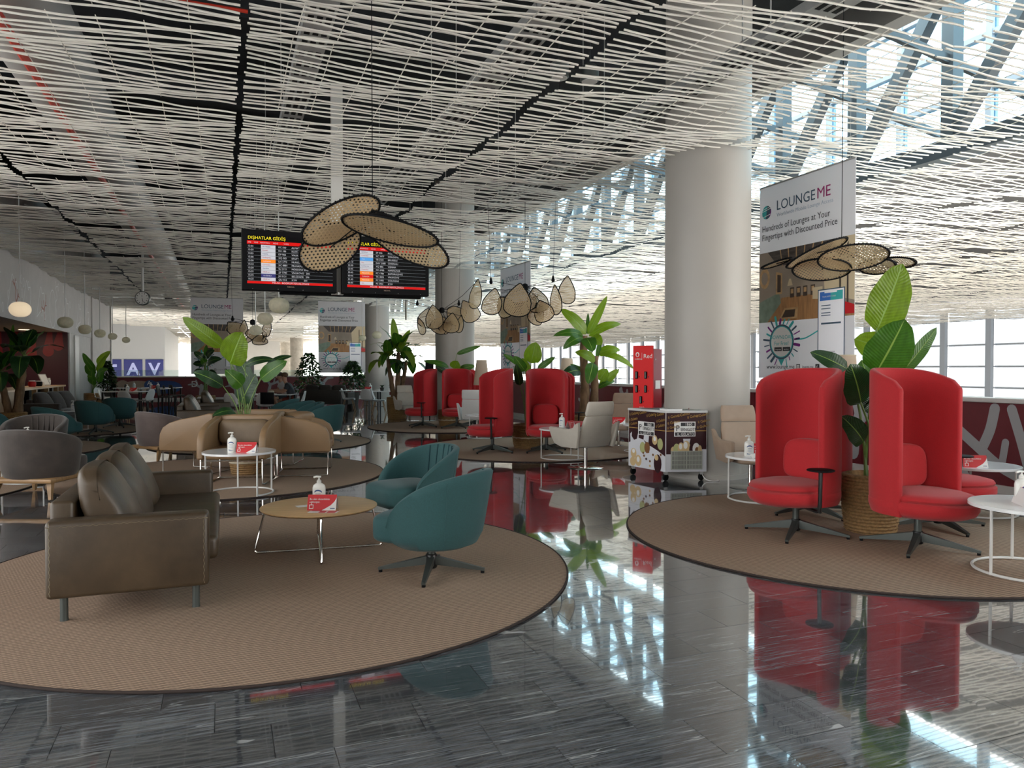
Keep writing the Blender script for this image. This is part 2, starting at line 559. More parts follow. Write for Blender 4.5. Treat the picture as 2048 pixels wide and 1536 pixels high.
def rug_material():
    m = bpy.data.materials.new('rug')
    m.use_nodes = True
    t = m.node_tree
    b = t.nodes['Principled BSDF']
    tc = nn(t, 'TexCoord')
    w = nn(t, 'TexWave', wave_type='BANDS', bands_direction='Y')
    w.inputs['Scale'].default_value = 11; w.inputs['Distortion'].default_value = 0.3; w.inputs['Detail'].default_value = 1
    mp = nn(t, 'Mapping'); mp.inputs['Rotation'].default_value = (0, 0, R(-3))
    t.links.new(tc.outputs['Object'], mp.inputs[0]); t.links.new(mp.outputs[0], w.inputs['Vector'])
    w2 = nn(t, 'TexWave', wave_type='BANDS', bands_direction='DIAGONAL')
    w2.inputs['Scale'].default_value = 30; w2.inputs['Distortion'].default_value = 0.5
    t.links.new(mp.outputs[0], w2.inputs['Vector'])
    nz = nn(t, 'TexNoise'); nz.inputs['Scale'].default_value = 60; nz.inputs['Detail'].default_value = 3
    t.links.new(tc.outputs['Object'], nz.inputs[0])
    a0 = nn(t, 'Math', operation='MULTIPLY_ADD'); a0.inputs[1].default_value = 0.6; a0.inputs[2].default_value = 0.4; t.links.new(w2.outputs['Fac'], a0.inputs[0])
    a1 = nn(t, 'Math', operation='MULTIPLY'); t.links.new(w.outputs['Fac'], a1.inputs[0]); t.links.new(a0.outputs[0], a1.inputs[1])
    a2 = nn(t, 'Math', operation='MULTIPLY_ADD'); a2.inputs[1].default_value = 0.5; t.links.new(nz.outputs[0], a2.inputs[0]); t.links.new(a1.outputs[0], a2.inputs[2])
    rp = nn(t, 'ValToRGB')
    rp.color_ramp.elements[0].position = 0.12; rp.color_ramp.elements[0].color = (0.165, 0.108, 0.072, 1)
    rp.color_ramp.elements[1].position = 1.0; rp.color_ramp.elements[1].color = (0.43, 0.295, 0.205, 1)
    t.links.new(a2.outputs[0], rp.inputs[0]); t.links.new(rp.outputs[0], b.inputs['Base Color'])
    bp = nn(t, 'Bump'); bp.inputs['Strength'].default_value = 0.5; bp.inputs['Distance'].default_value = 0.006
    t.links.new(a2.outputs[0], bp.inputs['Height']); t.links.new(bp.outputs[0], b.inputs['Normal'])
    b.inputs['Roughness'].default_value = 0.95
    M['rug'] = m
rug_material()
mat('rug_edge', (0.035, 0.022, 0.018), 0.9)

def cane_material():
    m = bpy.data.materials.new('cane')
    m.use_nodes = True
    t = m.node_tree
    b = t.nodes['Principled BSDF']
    b.inputs['Roughness'].default_value = 0.7
    tc = nn(t, 'TexCoord')
    vals = []
    for rot in (0, 60, -60):
        mp = nn(t, 'Mapping'); mp.inputs['Rotation'].default_value = (0, 0, R(rot))
        t.links.new(tc.outputs['Object'], mp.inputs[0])
        w = nn(t, 'TexWave', wave_type='BANDS', bands_direction='X'); w.inputs['Scale'].default_value = 11
        t.links.new(mp.outputs[0], w.inputs['Vector'])
        vals.append(w.outputs['Fac'])
    mx1 = nn(t, 'Math', operation='MAXIMUM'); t.links.new(vals[0], mx1.inputs[0]); t.links.new(vals[1], mx1.inputs[1])
    mx2 = nn(t, 'Math', operation='MAXIMUM'); t.links.new(mx1.outputs[0], mx2.inputs[0]); t.links.new(vals[2], mx2.inputs[1])
    rp = nn(t, 'ValToRGB')
    rp.color_ramp.elements[0].color = (0.22, 0.145, 0.07, 1); rp.color_ramp.elements[0].position = 0.40
    rp.color_ramp.elements[1].color = (0.66, 0.49, 0.29, 1); rp.color_ramp.elements[1].position = 0.80
    t.links.new(mx2.outputs[0], rp.inputs[0]); t.links.new(rp.outputs[0], b.inputs['Base Color'])
    hole = nn(t, 'Math', operation='LESS_THAN'); hole.inputs[1].default_value = 0.50
    t.links.new(mx2.outputs[0], hole.inputs[0])
    tl = nn(t, 'BsdfTranslucent'); t.links.new(rp.outputs[0], tl.inputs[0])
    m1 = nn(t, 'MixShader'); m1.inputs[0].default_value = 0.45
    t.links.new(b.outputs[0], m1.inputs[1]); t.links.new(tl.outputs[0], m1.inputs[2])
    tr = nn(t, 'BsdfTransparent')
    m2 = nn(t, 'MixShader')
    t.links.new(hole.outputs[0], m2.inputs[0]); t.links.new(m1.outputs[0], m2.inputs[1]); t.links.new(tr.outputs[0], m2.inputs[2])
    t.links.new(m2.outputs[0], t.nodes['Material Output'].inputs['Surface'])
    M['cane'] = m
cane_material()

# ------------------------------------------------------------------ the setting
VP, UE, VL = 8.75, 40.0, -5.0            # right parapet, far parapet, left wall
CEIL = 4.47
fl = MB().box(-9, VP + 0.25, -9, UE + 0.25, -0.3, -0.006).build('floor', 'grout', ang=0)
tag(fl, 'dark grey veined marble tile floor polished to a mirror', kind='structure')
RUGS = [((-1.76, 5.60), 2.18), ((3.16, 6.92), 2.08), ((-4.05, 10.6), 2.2), ((0.42, 14.2), 2.2), ((-1.6, 19.6), 2.15),
        ((-5.05, 15.2), 2.15), ((-8.2, 9.0), 2.15), ((-11.1, 18.3), 2.2), ((-9.6, 13.7), 2.0)]
# single tiles, the nearest that show
cand = []
tile_me = MB().box(0.0014, TW - 0.0014, 0.0014, TH - 0.0014, -0.0055, 0.0).mesh('tile', 'marble', 0)
for r_ in range(int(1.5 / TH), int(13 / TH)):
    off = ((r_ * 0.37) % 1.0) * TW
    for k_ in range(-14, 18):
        x0, y0 = k_ * TW - off, r_ * TH
        cx, cy = x0 + TW / 2, y0 + TH / 2
        D = cx * SY + cy * CY; X = cx * CY - cy * SY
        if D < 2.6 or abs(X) > 0.70 * D + 0.3: continue
        if any((X - a) ** 2 + (D - b) ** 2 < (rr - 0.4) ** 2 for (a, b), rr in RUGS): continue
        cand.append((D, x0, y0))
cand.sort()
for D, x0, y0 in cand[:300]:
    obj('floor_tile', tile_me, fl, (x0, y0, 0))
TILE_D = cand[min(299, len(cand) - 1)][0]
# the rest of the tiled surface, flush with the single tiles
mbx = MB()
cutset = set((round(x, 3), round(y, 3)) for _, x, y in cand[:300])
for r_ in range(int(-9 / TH), int((UE + 0.1) / TH)):
    off = ((r_ * 0.37) % 1.0) * TW
    for k_ in range(int(-9 / TW), int(VP / TW) + 2):
        x0, y0 = k_ * TW - off, r_ * TH
        if (round(x0, 3), round(y0, 3)) in cutset: continue
        mbx.box(x0 + 0.0014, min(VP + 0.1, x0 + TW - 0.0014), y0 + 0.0014, y0 + TH - 0.0014, -0.0055, 0)
tag(mbx.build('tile_field', 'marble', fl, ang=0), kind='stuff')

# lower hall floor beyond the parapets
lf = MB().box(VP + 0.3, 48, -9, 110, -6.2, -6).box(-30, VP + 0.3, UE + 0.3, 110, -6.2, -6).build('floor_lower_hall', 'concrete', ang=0)
tag(lf, 'pale floor of the hall below the parapets', kind='structure')

# right parapet, with printed coral panels, stone sill and skirting
def parapet(name, x0, y0, L, rz, label, panel_w):
    o = thing(name, label, None, (x0, y0, 0), rz)
    o['kind'] = 'structure'
    n = int(L / panel_w)
    for i in range(n):
        MB().box(i * panel_w + 0.004, (i + 1) * panel_w - 0.004, 0, 0.18, 0.10, 1.09).build('panel', 'maroon', o, ang=0)
    MB().box(0, n * panel_w, 0.012, 0.17, 0, 1.08).build('core', 'dark_maroon', o, ang=0)
    MB().box(0, n * panel_w, -0.02, 0.0, 0, 0.10).build('skirting', 'sill_stone', o, ang=0)
    MB().rbox(0, n * panel_w, -0.05, 0.24, 1.09, 1.15, 0.012, 2).build('sill', 'sill_stone', o)
    return o
pr = parapet('wall_right', VP, 42.0, 48, R(-90), 'maroon parapet printed with grey coral along the window side', 2.4)
pf = parapet('wall_far', -12.0, UE, 20.6, 0, 'far maroon parapet with glass rail facing down the hall', 2.06)
for i in range(10):
    MB().box(i * 2.06 + 0.02, (i + 1) * 2.06 - 0.02, 0.08, 0.10, 1.15, 1.45).build('glass_pane', 'clear_glass', pf, ang=0)
    MB().box(i * 2.06 - 0.015, i * 2.06 + 0.015, 0.07, 0.11, 1.15, 1.42).build('post', 'galv', pf, ang=0)

def coral(base, s, rnd):
    """branching print: list of strokes (2D path, widths)"""
    out = []
    def branch(p, a, L, w, dep):
        pts = [Vector(p)]
        aa = a
        for k in range(4):
            aa += rnd.uniform(-0.22, 0.22)
            pts.append(pts[-1] + Vector((math.cos(aa), math.sin(aa))) * L / 4)
        sp = smooth_path(pts, 3)
        ws = [w * (1 - 0.35 * i / len(sp)) for i in range(len(sp))]
        out.append((sp, ws))
        if dep > 0:
            for sgn in (-1, 1):
                k = rnd.choice((2, 3, 4))
                branch(pts[k], aa + sgn * rnd.uniform(0.45, 0.85), L * rnd.uniform(0.55, 0.75), w * 0.72, dep - 1)
    branch(base, PI / 2 + rnd.uniform(-0.25, 0.25), 0.5 * s, 0.17 * s, 2)
    return out
def clip_strokes(paths, z0, z1):
    res = []
    for pts, w in paths:
        ws = w if isinstance(w, (list, tuple)) else [w] * len(pts)
        q = [(p, a) for p, a in zip(pts, ws) if z0 + a / 2 < p[1] < z1 - a / 2]
        if len(q) >= 2:
            res.append(([p for p, _ in q], [a for _, a in q]))
    return res
rnd = random.Random(3)
def wall_print(parent, xs, z0, z1, m='print_grey', s0=1.1, s1=1.5):
    for x in xs:
        mb = MB()
        k = 0
        for p in clip_strokes(coral((x, z0 + 0.06), rnd.uniform(s0, s1), rnd), z0, z1):
            strokes_mesh(mb, [p], 0, -0.002 - 0.0006 * k); k += 1
        if mb.v:
            mb.build('coral_print', m, parent, ang=0)
# distances along the right parapet are measured from its far end (y = 42)
wall_print(pr, [42 - y for y in (3.4, 4.15, 5.0, 8.6, 11.2, 12.4, 13.9, 15.5, 17.2, 20.5, 24, 27.5, 31)], 0.10, 1.09)
bold = MB()
for k, (pts, w) in enumerate((([(5.9, 0.16), (6.3, 0.32), (6.58, 0.52), (6.9, 0.76), (7.1, 0.90)], 0.13), ([(6.55, 0.50), (6.44, 0.75), (6.38, 1.02)], 0.13), ([(5.95, 0.3), (6.05, 0.65), (6.17, 1.02)], 0.12), ([(6.75, 0.16), (6.86, 0.34)], 0.10), ([(6.28, 0.36), (6.24, 0.62)], 0.09), ([(5.5, 0.18), (5.55, 0.6), (5.7, 1.0)], 0.13))):
    strokes_mesh(bold, [([Vector(q) for q in smooth_path([(42 - u, z) for u, z in pts], 5)], w)], 0, -0.0025 - 0.0006 * k)
bold.build('coral_print', 'print_grey', pr, ang=0)
wall_print(pf, (11.0, 12.6, 14.2, 15.6, 17.0, 18.4), 0.10, 1.09, s0=0.8, s1=1.3)
for x, mm in ((8.2, 'tan_leather'), (9.4, 'ink_blue')):
    print2('fish_print', [(disc2(x, 0.62, 0.75, 20, 0.32), 0), (disc2(x - 0.65, 0.72, 0.28, 14, 0.25), 0)], [mm], pf, (0, -0.002, 0))
text('lettering', 'D', 0.42, 'card_white', pf, (10.55, -0.004, 0.62), FRONT)
text('lettering', 'A', 0.30, 'card_white', pf, (8.6, -0.004, 0.72), FRONT)
text('lettering', 'rin', 0.5, 'card_white', pr, (42 - 15.3, -0.004, 0.42), FRONT)

# left wall: grey bulkhead with line drawings, bar recess, wall to the far end
wl = thing('wall_left', 'grey bulkhead wall with white sea-life line drawings above the bar', None)
wl['kind'] = 'structure'
BH = 2.77
MB().box(VL - 0.3, VL, 13, 34.9, BH, 6.5).build('bulkhead', 'grey_wall', wl, ang=0)
MB().box(VL - 0.28, VL - 0.02, 30.0, 34.9, 0, BH).build('wall_panel', 'grey_wall', wl, ang=0)
MB().box(VL - 4.2, VL - 4.0, 13, 30.0, 0, 3.2).build('back_wall', 'dark_maroon', wl, ang=0)
MB().box(VL - 4.2, VL - 0.3, 13, 30.0, BH, BH + 0.12).build('soffit', 'grey_wall', wl, ang=0)
MB().box(VL - 4.2, VL - 0.02, 29.9, 30.05, 0, BH).build('return_wall', 'dark_maroon', wl, ang=0)
MB().box(VL - 0.25, VL + 0.04, 34.9, 40.2, 0, 6.5).build('end_pier', 'grey_wall', wl, ang=0)
MB().box(VL + 0.04, VL + 0.10, 40.0, 40.2, 0, CEIL).build('edge_trim', 'white_paint', wl, ang=0)
MB().box(VL - 0.05, VL + 0.02, 31.1, 31.9, 0, BH - 0.05).build('door_leaf', 'white_paint', wl, ang=0)
MB().box(VL - 0.04, VL + 0.03, 30.0, 30.12, 0, BH).build('frame_post', 'white_paint', wl, ang=0)
MB().box(VL - 4.2, VL, 12.9, 13.0, 0, 6.5).build('bar_end_wall', 'grey_wall', wl, ang=0)
MB().box(-9.2, VP, -9.2, -9.0, 0, 6.5).build('wall_light_block', 'grey_wall', None, ang=0)  # unseen wall, added to cut the light coming from behind the camera
bpy.data.objects['wall_light_block']['kind'] = 'structure'; bpy.data.objects['wall_light_block']['label'] = 'unseen grey wall added behind the camera to hold back light'
w3 = thing('window_3', 'glazed wall on the left, short of the bar', None); w3['kind'] = 'structure'
for k in range(8):
    y = -9 + k * 22 / 8
    MB().box(-9.36, -9.24, y - 0.05, y + 0.05, 0, 7.3).build('mullion_post', 'mullion', w3, ang=0)
    MB().box(-9.31, -9.29, y + 0.05, y + 2.70, 0.05, 7.3).build('pane', 'tinted_glass', w3, ang=0)
# line drawings on the bulkhead (local plane facing +x)
def wline(paths):
    mb = MB()
    for k, (pts, w) in enumerate(paths):
        strokes_mesh(mb, [(pts, w)], 0, -0.003 - 0.0002 * k)
    o = mb.build('line_drawing', 'card_white', wl, (VL, 0, 0), R(90), ang=0)
    return o
mat('coral_pink', (0.42, 0.20, 0.16), 0.7)
def ring(cx, cz, rx, rz_, n=18):
    return [(cx + rx * math.cos(2 * PI * i / n), cz + rz_ * math.sin(2 * PI * i / n)) for i in range(n + 1)]
rn = random.Random(11)
for y in (19.3, 20.2, 22.0, 23.5, 25.2, 27.0, 29.0, 31.5, 33.3):
    kind = rn.choice((0, 1, 2))
    paths = []
    if kind == 0:
        paths.append((smooth_path([(y, 3.0), (y + 0.5, 3.9), (y + 0.7, 3.75), (y + 1.0, 3.75), (y + 0.9, 3.3), (y + 0.5, 3.2), (y, 3.0)], 4), 0.03))
    elif kind == 1:
        paths.append((ring(y + 0.4, 3.4, 0.45, 0.6), 0.028))
        paths.append((smooth_path([(y + 0.9, 2.95), (y + 1.0, 3.3), (y + 0.8, 3.6), (y + 1.1, 3.8), (y + 0.9, 4.1), (y + 1.2, 4.2)], 5), 0.028))
    else:
        for q in clip_strokes(coral((y + 0.5, 2.95), 1.3, rn), 2.85, 4.4):
            paths.append((q[0], 0.03))
    for k in range(3):
        paths.append((ring(y + rn.uniform(0, 1.5), rn.uniform(2.95, 4.2), 0.07, 0.12, 10), 0.022))
    wline(paths)
for y in (22.9, 26.2):
    mb = MB()
    for k, q in enumerate(clip_strokes(coral((y, 2.95), 1.2, rn), 2.85, 4.4)):
        strokes_mesh(mb, [(q[0], [a * 0.45 for a in q[1]])], 0, -0.003 - 0.0002 * k)
    mb.build('coral_print', 'coral_pink', wl, (VL, 0, 0), R(90), ang=0)
mb = MB()
for k, (x, z) in enumerate(((-8.7, 2.2), (-8.2, 1.95), (-7.6, 2.3), (-7.1, 2.05), (-6.6, 2.2), (-6.1, 1.9), (-5.6, 2.1), (-5.3, 2.3))):
    strokes_mesh(mb, [([(x + 0.05, 2.72), (x + 0.02, (2.72 + z) / 2), (x, z)], [0.16, 0.24, 0.34])], 0, -0.003 - 0.0004 * k)
mb.build('coral_print', 'dark_red', wl, (0, 29.9, 0), 0, ang=0)

# round columns along the window side
for i, (v, u, r_) in enumerate(((6.42, 8.95, 0.59), (6.50, 21.6, 0.585), (6.72, 35.0, 0.585), (6.6, 74.0, 0.60), (6.6, 87.0, 0.6), (6.6, 100.0, 0.6))):
    z0 = 0 if u < 40 else -6
    prof = [(r_, z0), (r_, 7.3)] if u > 40 else [(r_ + 0.012, 0), (r_ + 0.012, 0.06), (r_, 0.065), (r_, 7.3)]
    o = MB().lathe(prof, 48).build('column', 'column_paint' if u < 40 else 'concrete', None, (v, u, 0))
    tag(o, ['broad white round column behind the ice cream freezer', 'white round column between the red chair groups and the woven lights', 'grey round column behind the banana plant by dining tables',
            'nearest bare concrete column beyond the far parapet', 'second bare concrete column beyond the far parapet', 'farthest bare concrete column beyond the far parapet'][i], kind='structure')

# roof deck, clerestory and trusses above the slats
ro = thing('roof', 'dark roof void above the slatted ceiling', None); ro['kind'] = 'structure'
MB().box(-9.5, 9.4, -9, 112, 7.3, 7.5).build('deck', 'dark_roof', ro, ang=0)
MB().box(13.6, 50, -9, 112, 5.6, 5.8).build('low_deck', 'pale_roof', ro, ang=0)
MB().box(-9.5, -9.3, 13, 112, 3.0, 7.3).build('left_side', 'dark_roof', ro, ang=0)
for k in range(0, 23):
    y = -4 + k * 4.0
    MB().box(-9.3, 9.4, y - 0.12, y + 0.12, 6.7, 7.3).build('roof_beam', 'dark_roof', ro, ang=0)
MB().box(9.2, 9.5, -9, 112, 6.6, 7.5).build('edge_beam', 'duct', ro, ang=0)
cl = thing('window_1', 'clerestory glazing with steel trusses above the slats on the window side', None); cl['kind'] = 'structure'
for k in range(-3, 30):
    y0 = k * 2.0
    if y0 > 58: break
    MB().box(13.5, 13.54, y0 + 0.06, y0 + 1.94, 5.85, 9.5).build('pane', 'sky_glass', cl, ang=0)
    MB().box(13.42, 13.62, y0 - 0.06, y0 + 0.06, 5.6, 9.6).build('mullion_post', 'mullion', cl, ang=0)
    mb = MB().add([(9.5, y0 + 0.05, 7.5), (13.5, y0 + 0.05, 9.5), (13.5, y0 + 1.95, 9.5), (9.5, y0 + 1.95, 7.5)], [(0, 1, 2, 3)])
    mb.build('roof_pane', 'sky_glass', cl, ang=0)
    MB().beam((9.5, y0, 7.5), (13.5, y0, 9.5), 0.06, 0.16).build('rafter', 'steel_grey', cl, ang=0)
for zz in (6.8, 7.8, 8.7):
    MB().box(13.44, 13.6, -6, 58, zz - 0.05, zz + 0.05).build('transom', 'mullion', cl, ang=0)
for v in (11.3,):
    tr = thing('roof_truss', None, None); tr.parent = cl
    MB().box(v - 0.14, v + 0.14, -6, 58, 5.0, 5.3).build('bottom_chord', 'steel_grey', tr, ang=0)
    MB().box(v - 0.14, v + 0.14, -6, 58, 8.1, 8.4).build('top_chord', 'steel_grey', tr, ang=0)
    for k in range(-3, 29):
        y = k * 2.0 + 1.05
        MB().box(v - 0.12, v + 0.12, y - 0.11, y + 0.11, 5.3, 8.1).build('truss_post', 'steel_grey', tr, ang=0)
        MB().beam((v, y, 8.1), (v, y + 2.0, 5.3), 0.2, 0.22).build('truss_diagonal', 'steel_grey', tr, ang=0)
for k in range(-2, 26):
    MB().beam((9.5, k * 2.0 + 1.05, 6.9), (13.5, k * 2.0 + 1.05, 6.2), 0.08, 0.14).build('tie_beam', 'steel_grey', cl, ang=0)

# window wall far across the hall
fw = thing('window_2', 'tall glazed facade with grey mullions across the lower hall', None); fw['kind'] = 'structure'
FV = 42.0
for k in range(-3, 34):
    y = k * 3.0 + 1.0
    MB().box(FV - 0.14, FV + 0.14, y - 0.17, y + 0.17, -6, CEIL + 0.6).build('mullion_post', 'mullion', fw, ang=0)
    MB().box(FV + 0.35, FV + 0.40, y + 0.42, y + 0.47, -6, CEIL + 0.6).build('thin_post', 'mullion', fw, ang=0)
    MB().box(FV + 0.30, FV + 0.32, y + 0.12, y + 2.88, -6, CEIL + 0.5).build('pane', 'window_glass', fw, ang=0)
for zz in (-4.0, -2.4, -0.8, 0.4, 1.65, 2.95):
    MB().box(FV + 0.28, FV + 0.36, -9, 103, zz - 0.05, zz + 0.05).build('transom', 'mullion', fw, ang=0)

# bright rooms at the far end of the hall, with the blue lettered sign
UW = 58.0
def vat(px, u):
    k = (px - 1024) / FPX
    # v such that pixel column px meets the plane y = u
    return u * (k * CY + SY) / (CY - k * SY)
e = thing('wall_end', 'white end wall of the lower hall behind the blue lettered panels', None); e['kind'] = 'structure'
MB().box(-9.4, vat(330, UW), UW, UW + 0.3, -6, 7.2).build('front', 'end_white', e, ang=0)
MB().box(-9.7, -9.4, 40.2, UW + 0.3, -6, 7.2).build('left_side', 'end_white', e, ang=0)  # unseen side wall, added to keep open sky from overlighting the end wall
MB().box(vat(330, UW) - 0.3, vat(330, UW) - 0.01, UW + 0.32, 76, -6, CEIL + 0.3).build('side', 'white_paint', e, ang=0)
e2 = thing('wall_end_back', 'white walls with a doorway far behind the dining tables', None); e2['kind'] = 'structure'
MB().box(vat(418, 84), vat(560, 84), 84, 84.3, -6, CEIL + 0.3).build('front', 'white_paint', e2, ang=0)
MB().box(vat(489, 84), vat(508, 84), 83.95, 84.0, -2, 2.2).build('doorway', 'ink_dark', e2, ang=0)
# ------------------------------------------------------------------ woven slat ceiling
ce = thing('ceiling', 'woven white slat panels hanging in waves below the dark roof', None); ce['kind'] = 'structure'
PW, PL, NR = 3.03, 2.08, 21
def panel_mesh(seed, seg, nsec):
    rn = random.Random(seed)
    mb = MB()
    nb = 8                                    # bays between cross rods
    ph = rn.uniform(0, 6)
    for i in range(NR):
        y = -PL / 2 + 0.05 + i * (PL - 0.14) / (NR - 1)
        par = 1 if i % 2 else -1
        amp = rn.uniform(0.010, 0.015)
        lam, phi = rn.uniform(1.3, 2.1), rn.uniform(-0.7, 0.7) + (PI if i % 2 else 0) + ph
        sag = rn.uniform(-0.012, 0.012)
        jx0, jx1 = rn.uniform(-0.02, 0.012), rn.uniform(-0.012, 0.02)
        pts = []
        n = nb * seg
        for k in range(n + 1):
            t = k / n
            x = -PW / 2 + 0.03 + jx0 + t * (PW - 0.06 + jx1 - jx0)
            w = 0.55 * math.sin(t * nb * PI) * par + 0.45 * math.sin(t * PW * 2 * PI / lam + phi)
            big = 0.035 * math.sin(y * 3.0 + ph) * math.sin(t * PI * 1.3 + ph)
            pts.append((x, y + 0.003 * w, amp * w + sag + big + 0.02 * math.sin(t * 4 + i * 0.5 + ph)))
        mb.tube(pts, 0.0102, nsec)
    for j in range(1, nb):
        x = -PW / 2 + 0.05 + j / nb * (PW - 0.12)
        pts = []
        for k in range(7):
            y = -PL / 2 + 0.03 + k / 6 * (PL - 0.06)
            t = j / nb
            pts.append((x, y, 0.035 * math.sin(y * 3.0 + ph) * math.sin(t * PI * 1.3 + ph) + 0.014))
        mb.tube(pts, 0.0055, 3, mi=1)
    return mb.mesh('ceiling_panel', ['slat', 'slat_cross'], 60)
near_me = [panel_mesh(s, 4, 5) for s in range(4)]
far_mb = []
far_src = []
for s in range(2):
    me = panel_mesh(20 + s, 2, 3)
    far_src.append(([tuple(v.co) for v in me.vertices], [tuple(p.vertices) for p in me.polygons]))
V0 = 0.2 - 3 * 3.05
cands = []
for iu in range(-3, 44):
    u = 1.75 + iu * 2.13
    for iv in range(0, 17):
        v = V0 + (iv + 0.5) * 3.05
        if v < VL + 0.2 and u < 40: v_ok = v > VL - 1.6
        else: v_ok = True
        if not v_ok: continue
        if u > 57 and v < vat(330, u) - 1: continue
        D = v * SY + u * CY; X = v * CY - u * SY
        vis = D > 4.0 and abs(X) < 0.72 * D + 2.5
        if not vis and (math.hypot(u, v) > 9): continue
        cands.append((not vis, math.hypot(D, X), u, v))
cands.sort()
rn = random.Random(5)
far = MB()
for i, (nv, d, u, v) in enumerate(cands):
    z = CEIL + rn.uniform(-0.035, 0.035)
    rx, ry, rz = rn.uniform(-0.022, 0.022), rn.uniform(-0.012, 0.012), rn.uniform(-0.006, 0.006)
    flip = rn.choice((0, PI))
    if i < 300:
        o = obj('ceiling_panel', near_me[i % 4], ce, (v, u, z))
        o.rotation_euler = (rx, ry, rz + flip)
    else:
        vs_, fs_ = far_src[i % 2]
        cr, sr = math.cos(flip), math.sin(flip)
        far.add([(v + cr * p[0], u + cr * p[1], z + p[2] + rx * p[1] + ry * p[0]) for p in vs_], fs_)
if far.v:
    tag(far.build('ceiling_panels_beyond', 'slat', ce, ang=0), kind='stuff')
print('panels', len(cands), 'far faces', len(far.f))

# ducts, trays, pipes and lamps in the void
def vline(px, py, h):
    p = g(px, py, h)
    return p.x
for px, py, z, w, lab in ((655, 0, 5.1, 0.30, 'perforated cable tray over the flight boards'), (1080, 60, 5.1, 0.36, 'perforated cable tray right of the flight boards'),
                          (1590, 60, 5.1, 0.36, 'perforated cable tray over the broad white column')):
    v = vline(px, py, z)
    t_ = thing('cable_tray', lab, 'cable tray', (v, 0, z), 0, 'cable trays above the ceiling')
    MB().box(-w / 2, w / 2, 1, 58, -0.01, 0).build('base', 'galv', t_, ang=0)
    MB().box(-w / 2, -w / 2 + 0.012, 1, 58, 0, 0.10).box(w / 2 - 0.012, w / 2, 1, 58, 0, 0.10).build('side_rail', 'galv', t_, ang=0)
    mb = MB()
    for k in range(60):
        for j in (-0.3, 0.0, 0.3):
            mb.box(j * w - 0.03, j * w + 0.03, 4 + k * 0.3, 4.16 + k * 0.3, -0.014, -0.0101)
    tag(mb.build('slot', 'black', t_, ang=0), kind='stuff')
    hr = MB().box(-0.006, 0.006, -0.006, 0.006, 0, 2.2).mesh('hanger_rod', 'galv', 0)
    for k in range(9):
        for s_ in (-1, 1):
            obj('hanger_rod', hr, t_, (s_ * (w / 2 + 0.014), 3 + k * 4, 0))
v = vline(95, 60, 5.6)
dk = MB().lathe([(0.52, 1.0), (0.52, 50.0)], 28).xf(Matrix.Rotation(R(-90), 4, 'X'))
o = dk.build('air_duct', 'duct', None, (v - 0.2, 0, 5.75)); tag(o, 'large round grey air duct above the slats on the left', 'duct')
v = vline(45, 100, 4.95)
o = MB().tube([(0, 1, 0), (0, 50, 0)], 0.05, 10).build('sprinkler_pipe', 'red_pipe', None, (v, 0, 4.95)); tag(o, 'red sprinkler pipe running beside the big air duct', 'pipe', 'red sprinkler pipes')
o = MB().tube([(-1.6, 9.2, 0), (0.3, 9.2, 0)], 0.022, 8).build('sprinkler_pipe', 'red_pipe', None, (0, 0, 5.6)); tag(o, 'thin short red sprinkler pipe crossing above the slats', 'pipe', 'red sprinkler pipes')
for k, (px, py) in enumerate(((1118, 157), (1178, 164))):
    p = g(px, py, 4.62)
    t_ = thing('ceiling_spotlight', ['left of the two round downlights in the ceiling gap', 'right of the two round downlights in the ceiling gap'][k], 'lamp', (p.x, p.y, 4.6), 0, 'downlights in the ceiling gap')
    MB().lathe([(0.09, 0), (0.10, 0.01), (0.10, 0.14), (0.06, 0.18)], 20).build('housing', 'grey_metal', t_)
    MB().lathe([(0.085, -0.004), (0.085, 0.0)], 20).build('lens', 'white_metal', t_)
    MB().tube([(0, 0, 0.18), (0, 0, 2.5)], 0.008, 6).build('hanger_rod', 'black_metal', t_)
# ------------------------------------------------------------------ rugs
RUG_LABELS = ['round brown woven rug under the near brown sofa and wooden coffee table', 'round brown rug under the red chairs at the right',
              'round brown rug under the beige armchairs around a basket', 'round brown rug under the red chairs in the middle',
              'round brown rug under the farthest red chairs', 'round brown rug under the teal chairs behind the beige armchairs',
              'round brown rug under the velvet tub chairs at the left', 'round brown rug under the teal chairs near the bar',
              'round brown rug between the velvet tub chairs and the far teal chairs']
for k, ((X, D), r_) in enumerate(RUGS):
    t_ = thing('round_rug', RUG_LABELS[k], 'rug', c(X, D, 0), 0, 'round brown rugs')
    MB().lathe([(r_ - 0.012, 0.0005), (r_ - 0.012, 0.011), (r_ - 0.03, 0.0125)], 120).build('pile', 'rug', t_)
    MB().tube(arc(0, 0, r_ - 0.009, 0, 360 - 3, 119, 0.008), 0.008, 6, closed=True).build('bound_edge', 'rug_edge', t_)
RZ = 0.0125

# ------------------------------------------------------------------ seating builders (front is local -y, origin on the floor)
def rprism_x(prof, x0, x1, bev, seg=3):
    bm = bmesh.new()
    n = len(prof)
    a = [bm.verts.new((x0, y, z)) for y, z in prof]
    b = [bm.verts.new((x1, y, z)) for y, z in prof]
    bm.faces.new(a[::-1]); bm.faces.new(b)
    for i in range(n):
        bm.faces.new((a[i], a[(i + 1) % n], b[(i + 1) % n], b[i]))
    bm.normal_update()
    caps = [e for e in bm.edges if abs(e.verts[0].co.x - e.verts[1].co.x) < 1e-6]
    bmesh.ops.bevel(bm, geom=caps, offset=bev, segments=seg, profile=0.5, affect='EDGES')
    bmesh.ops.recalc_face_normals(bm, faces=bm.faces[:])
    mb = MB().add([v.co for v in bm.verts], [[v.index for v in q.verts] for q in bm.faces]) if False else None
    bm.verts.index_update()
    mb = MB().add([tuple(v.co) for v in bm.verts], [[v.index for v in q.verts] for q in bm.faces])
    bm.free()
    return mb
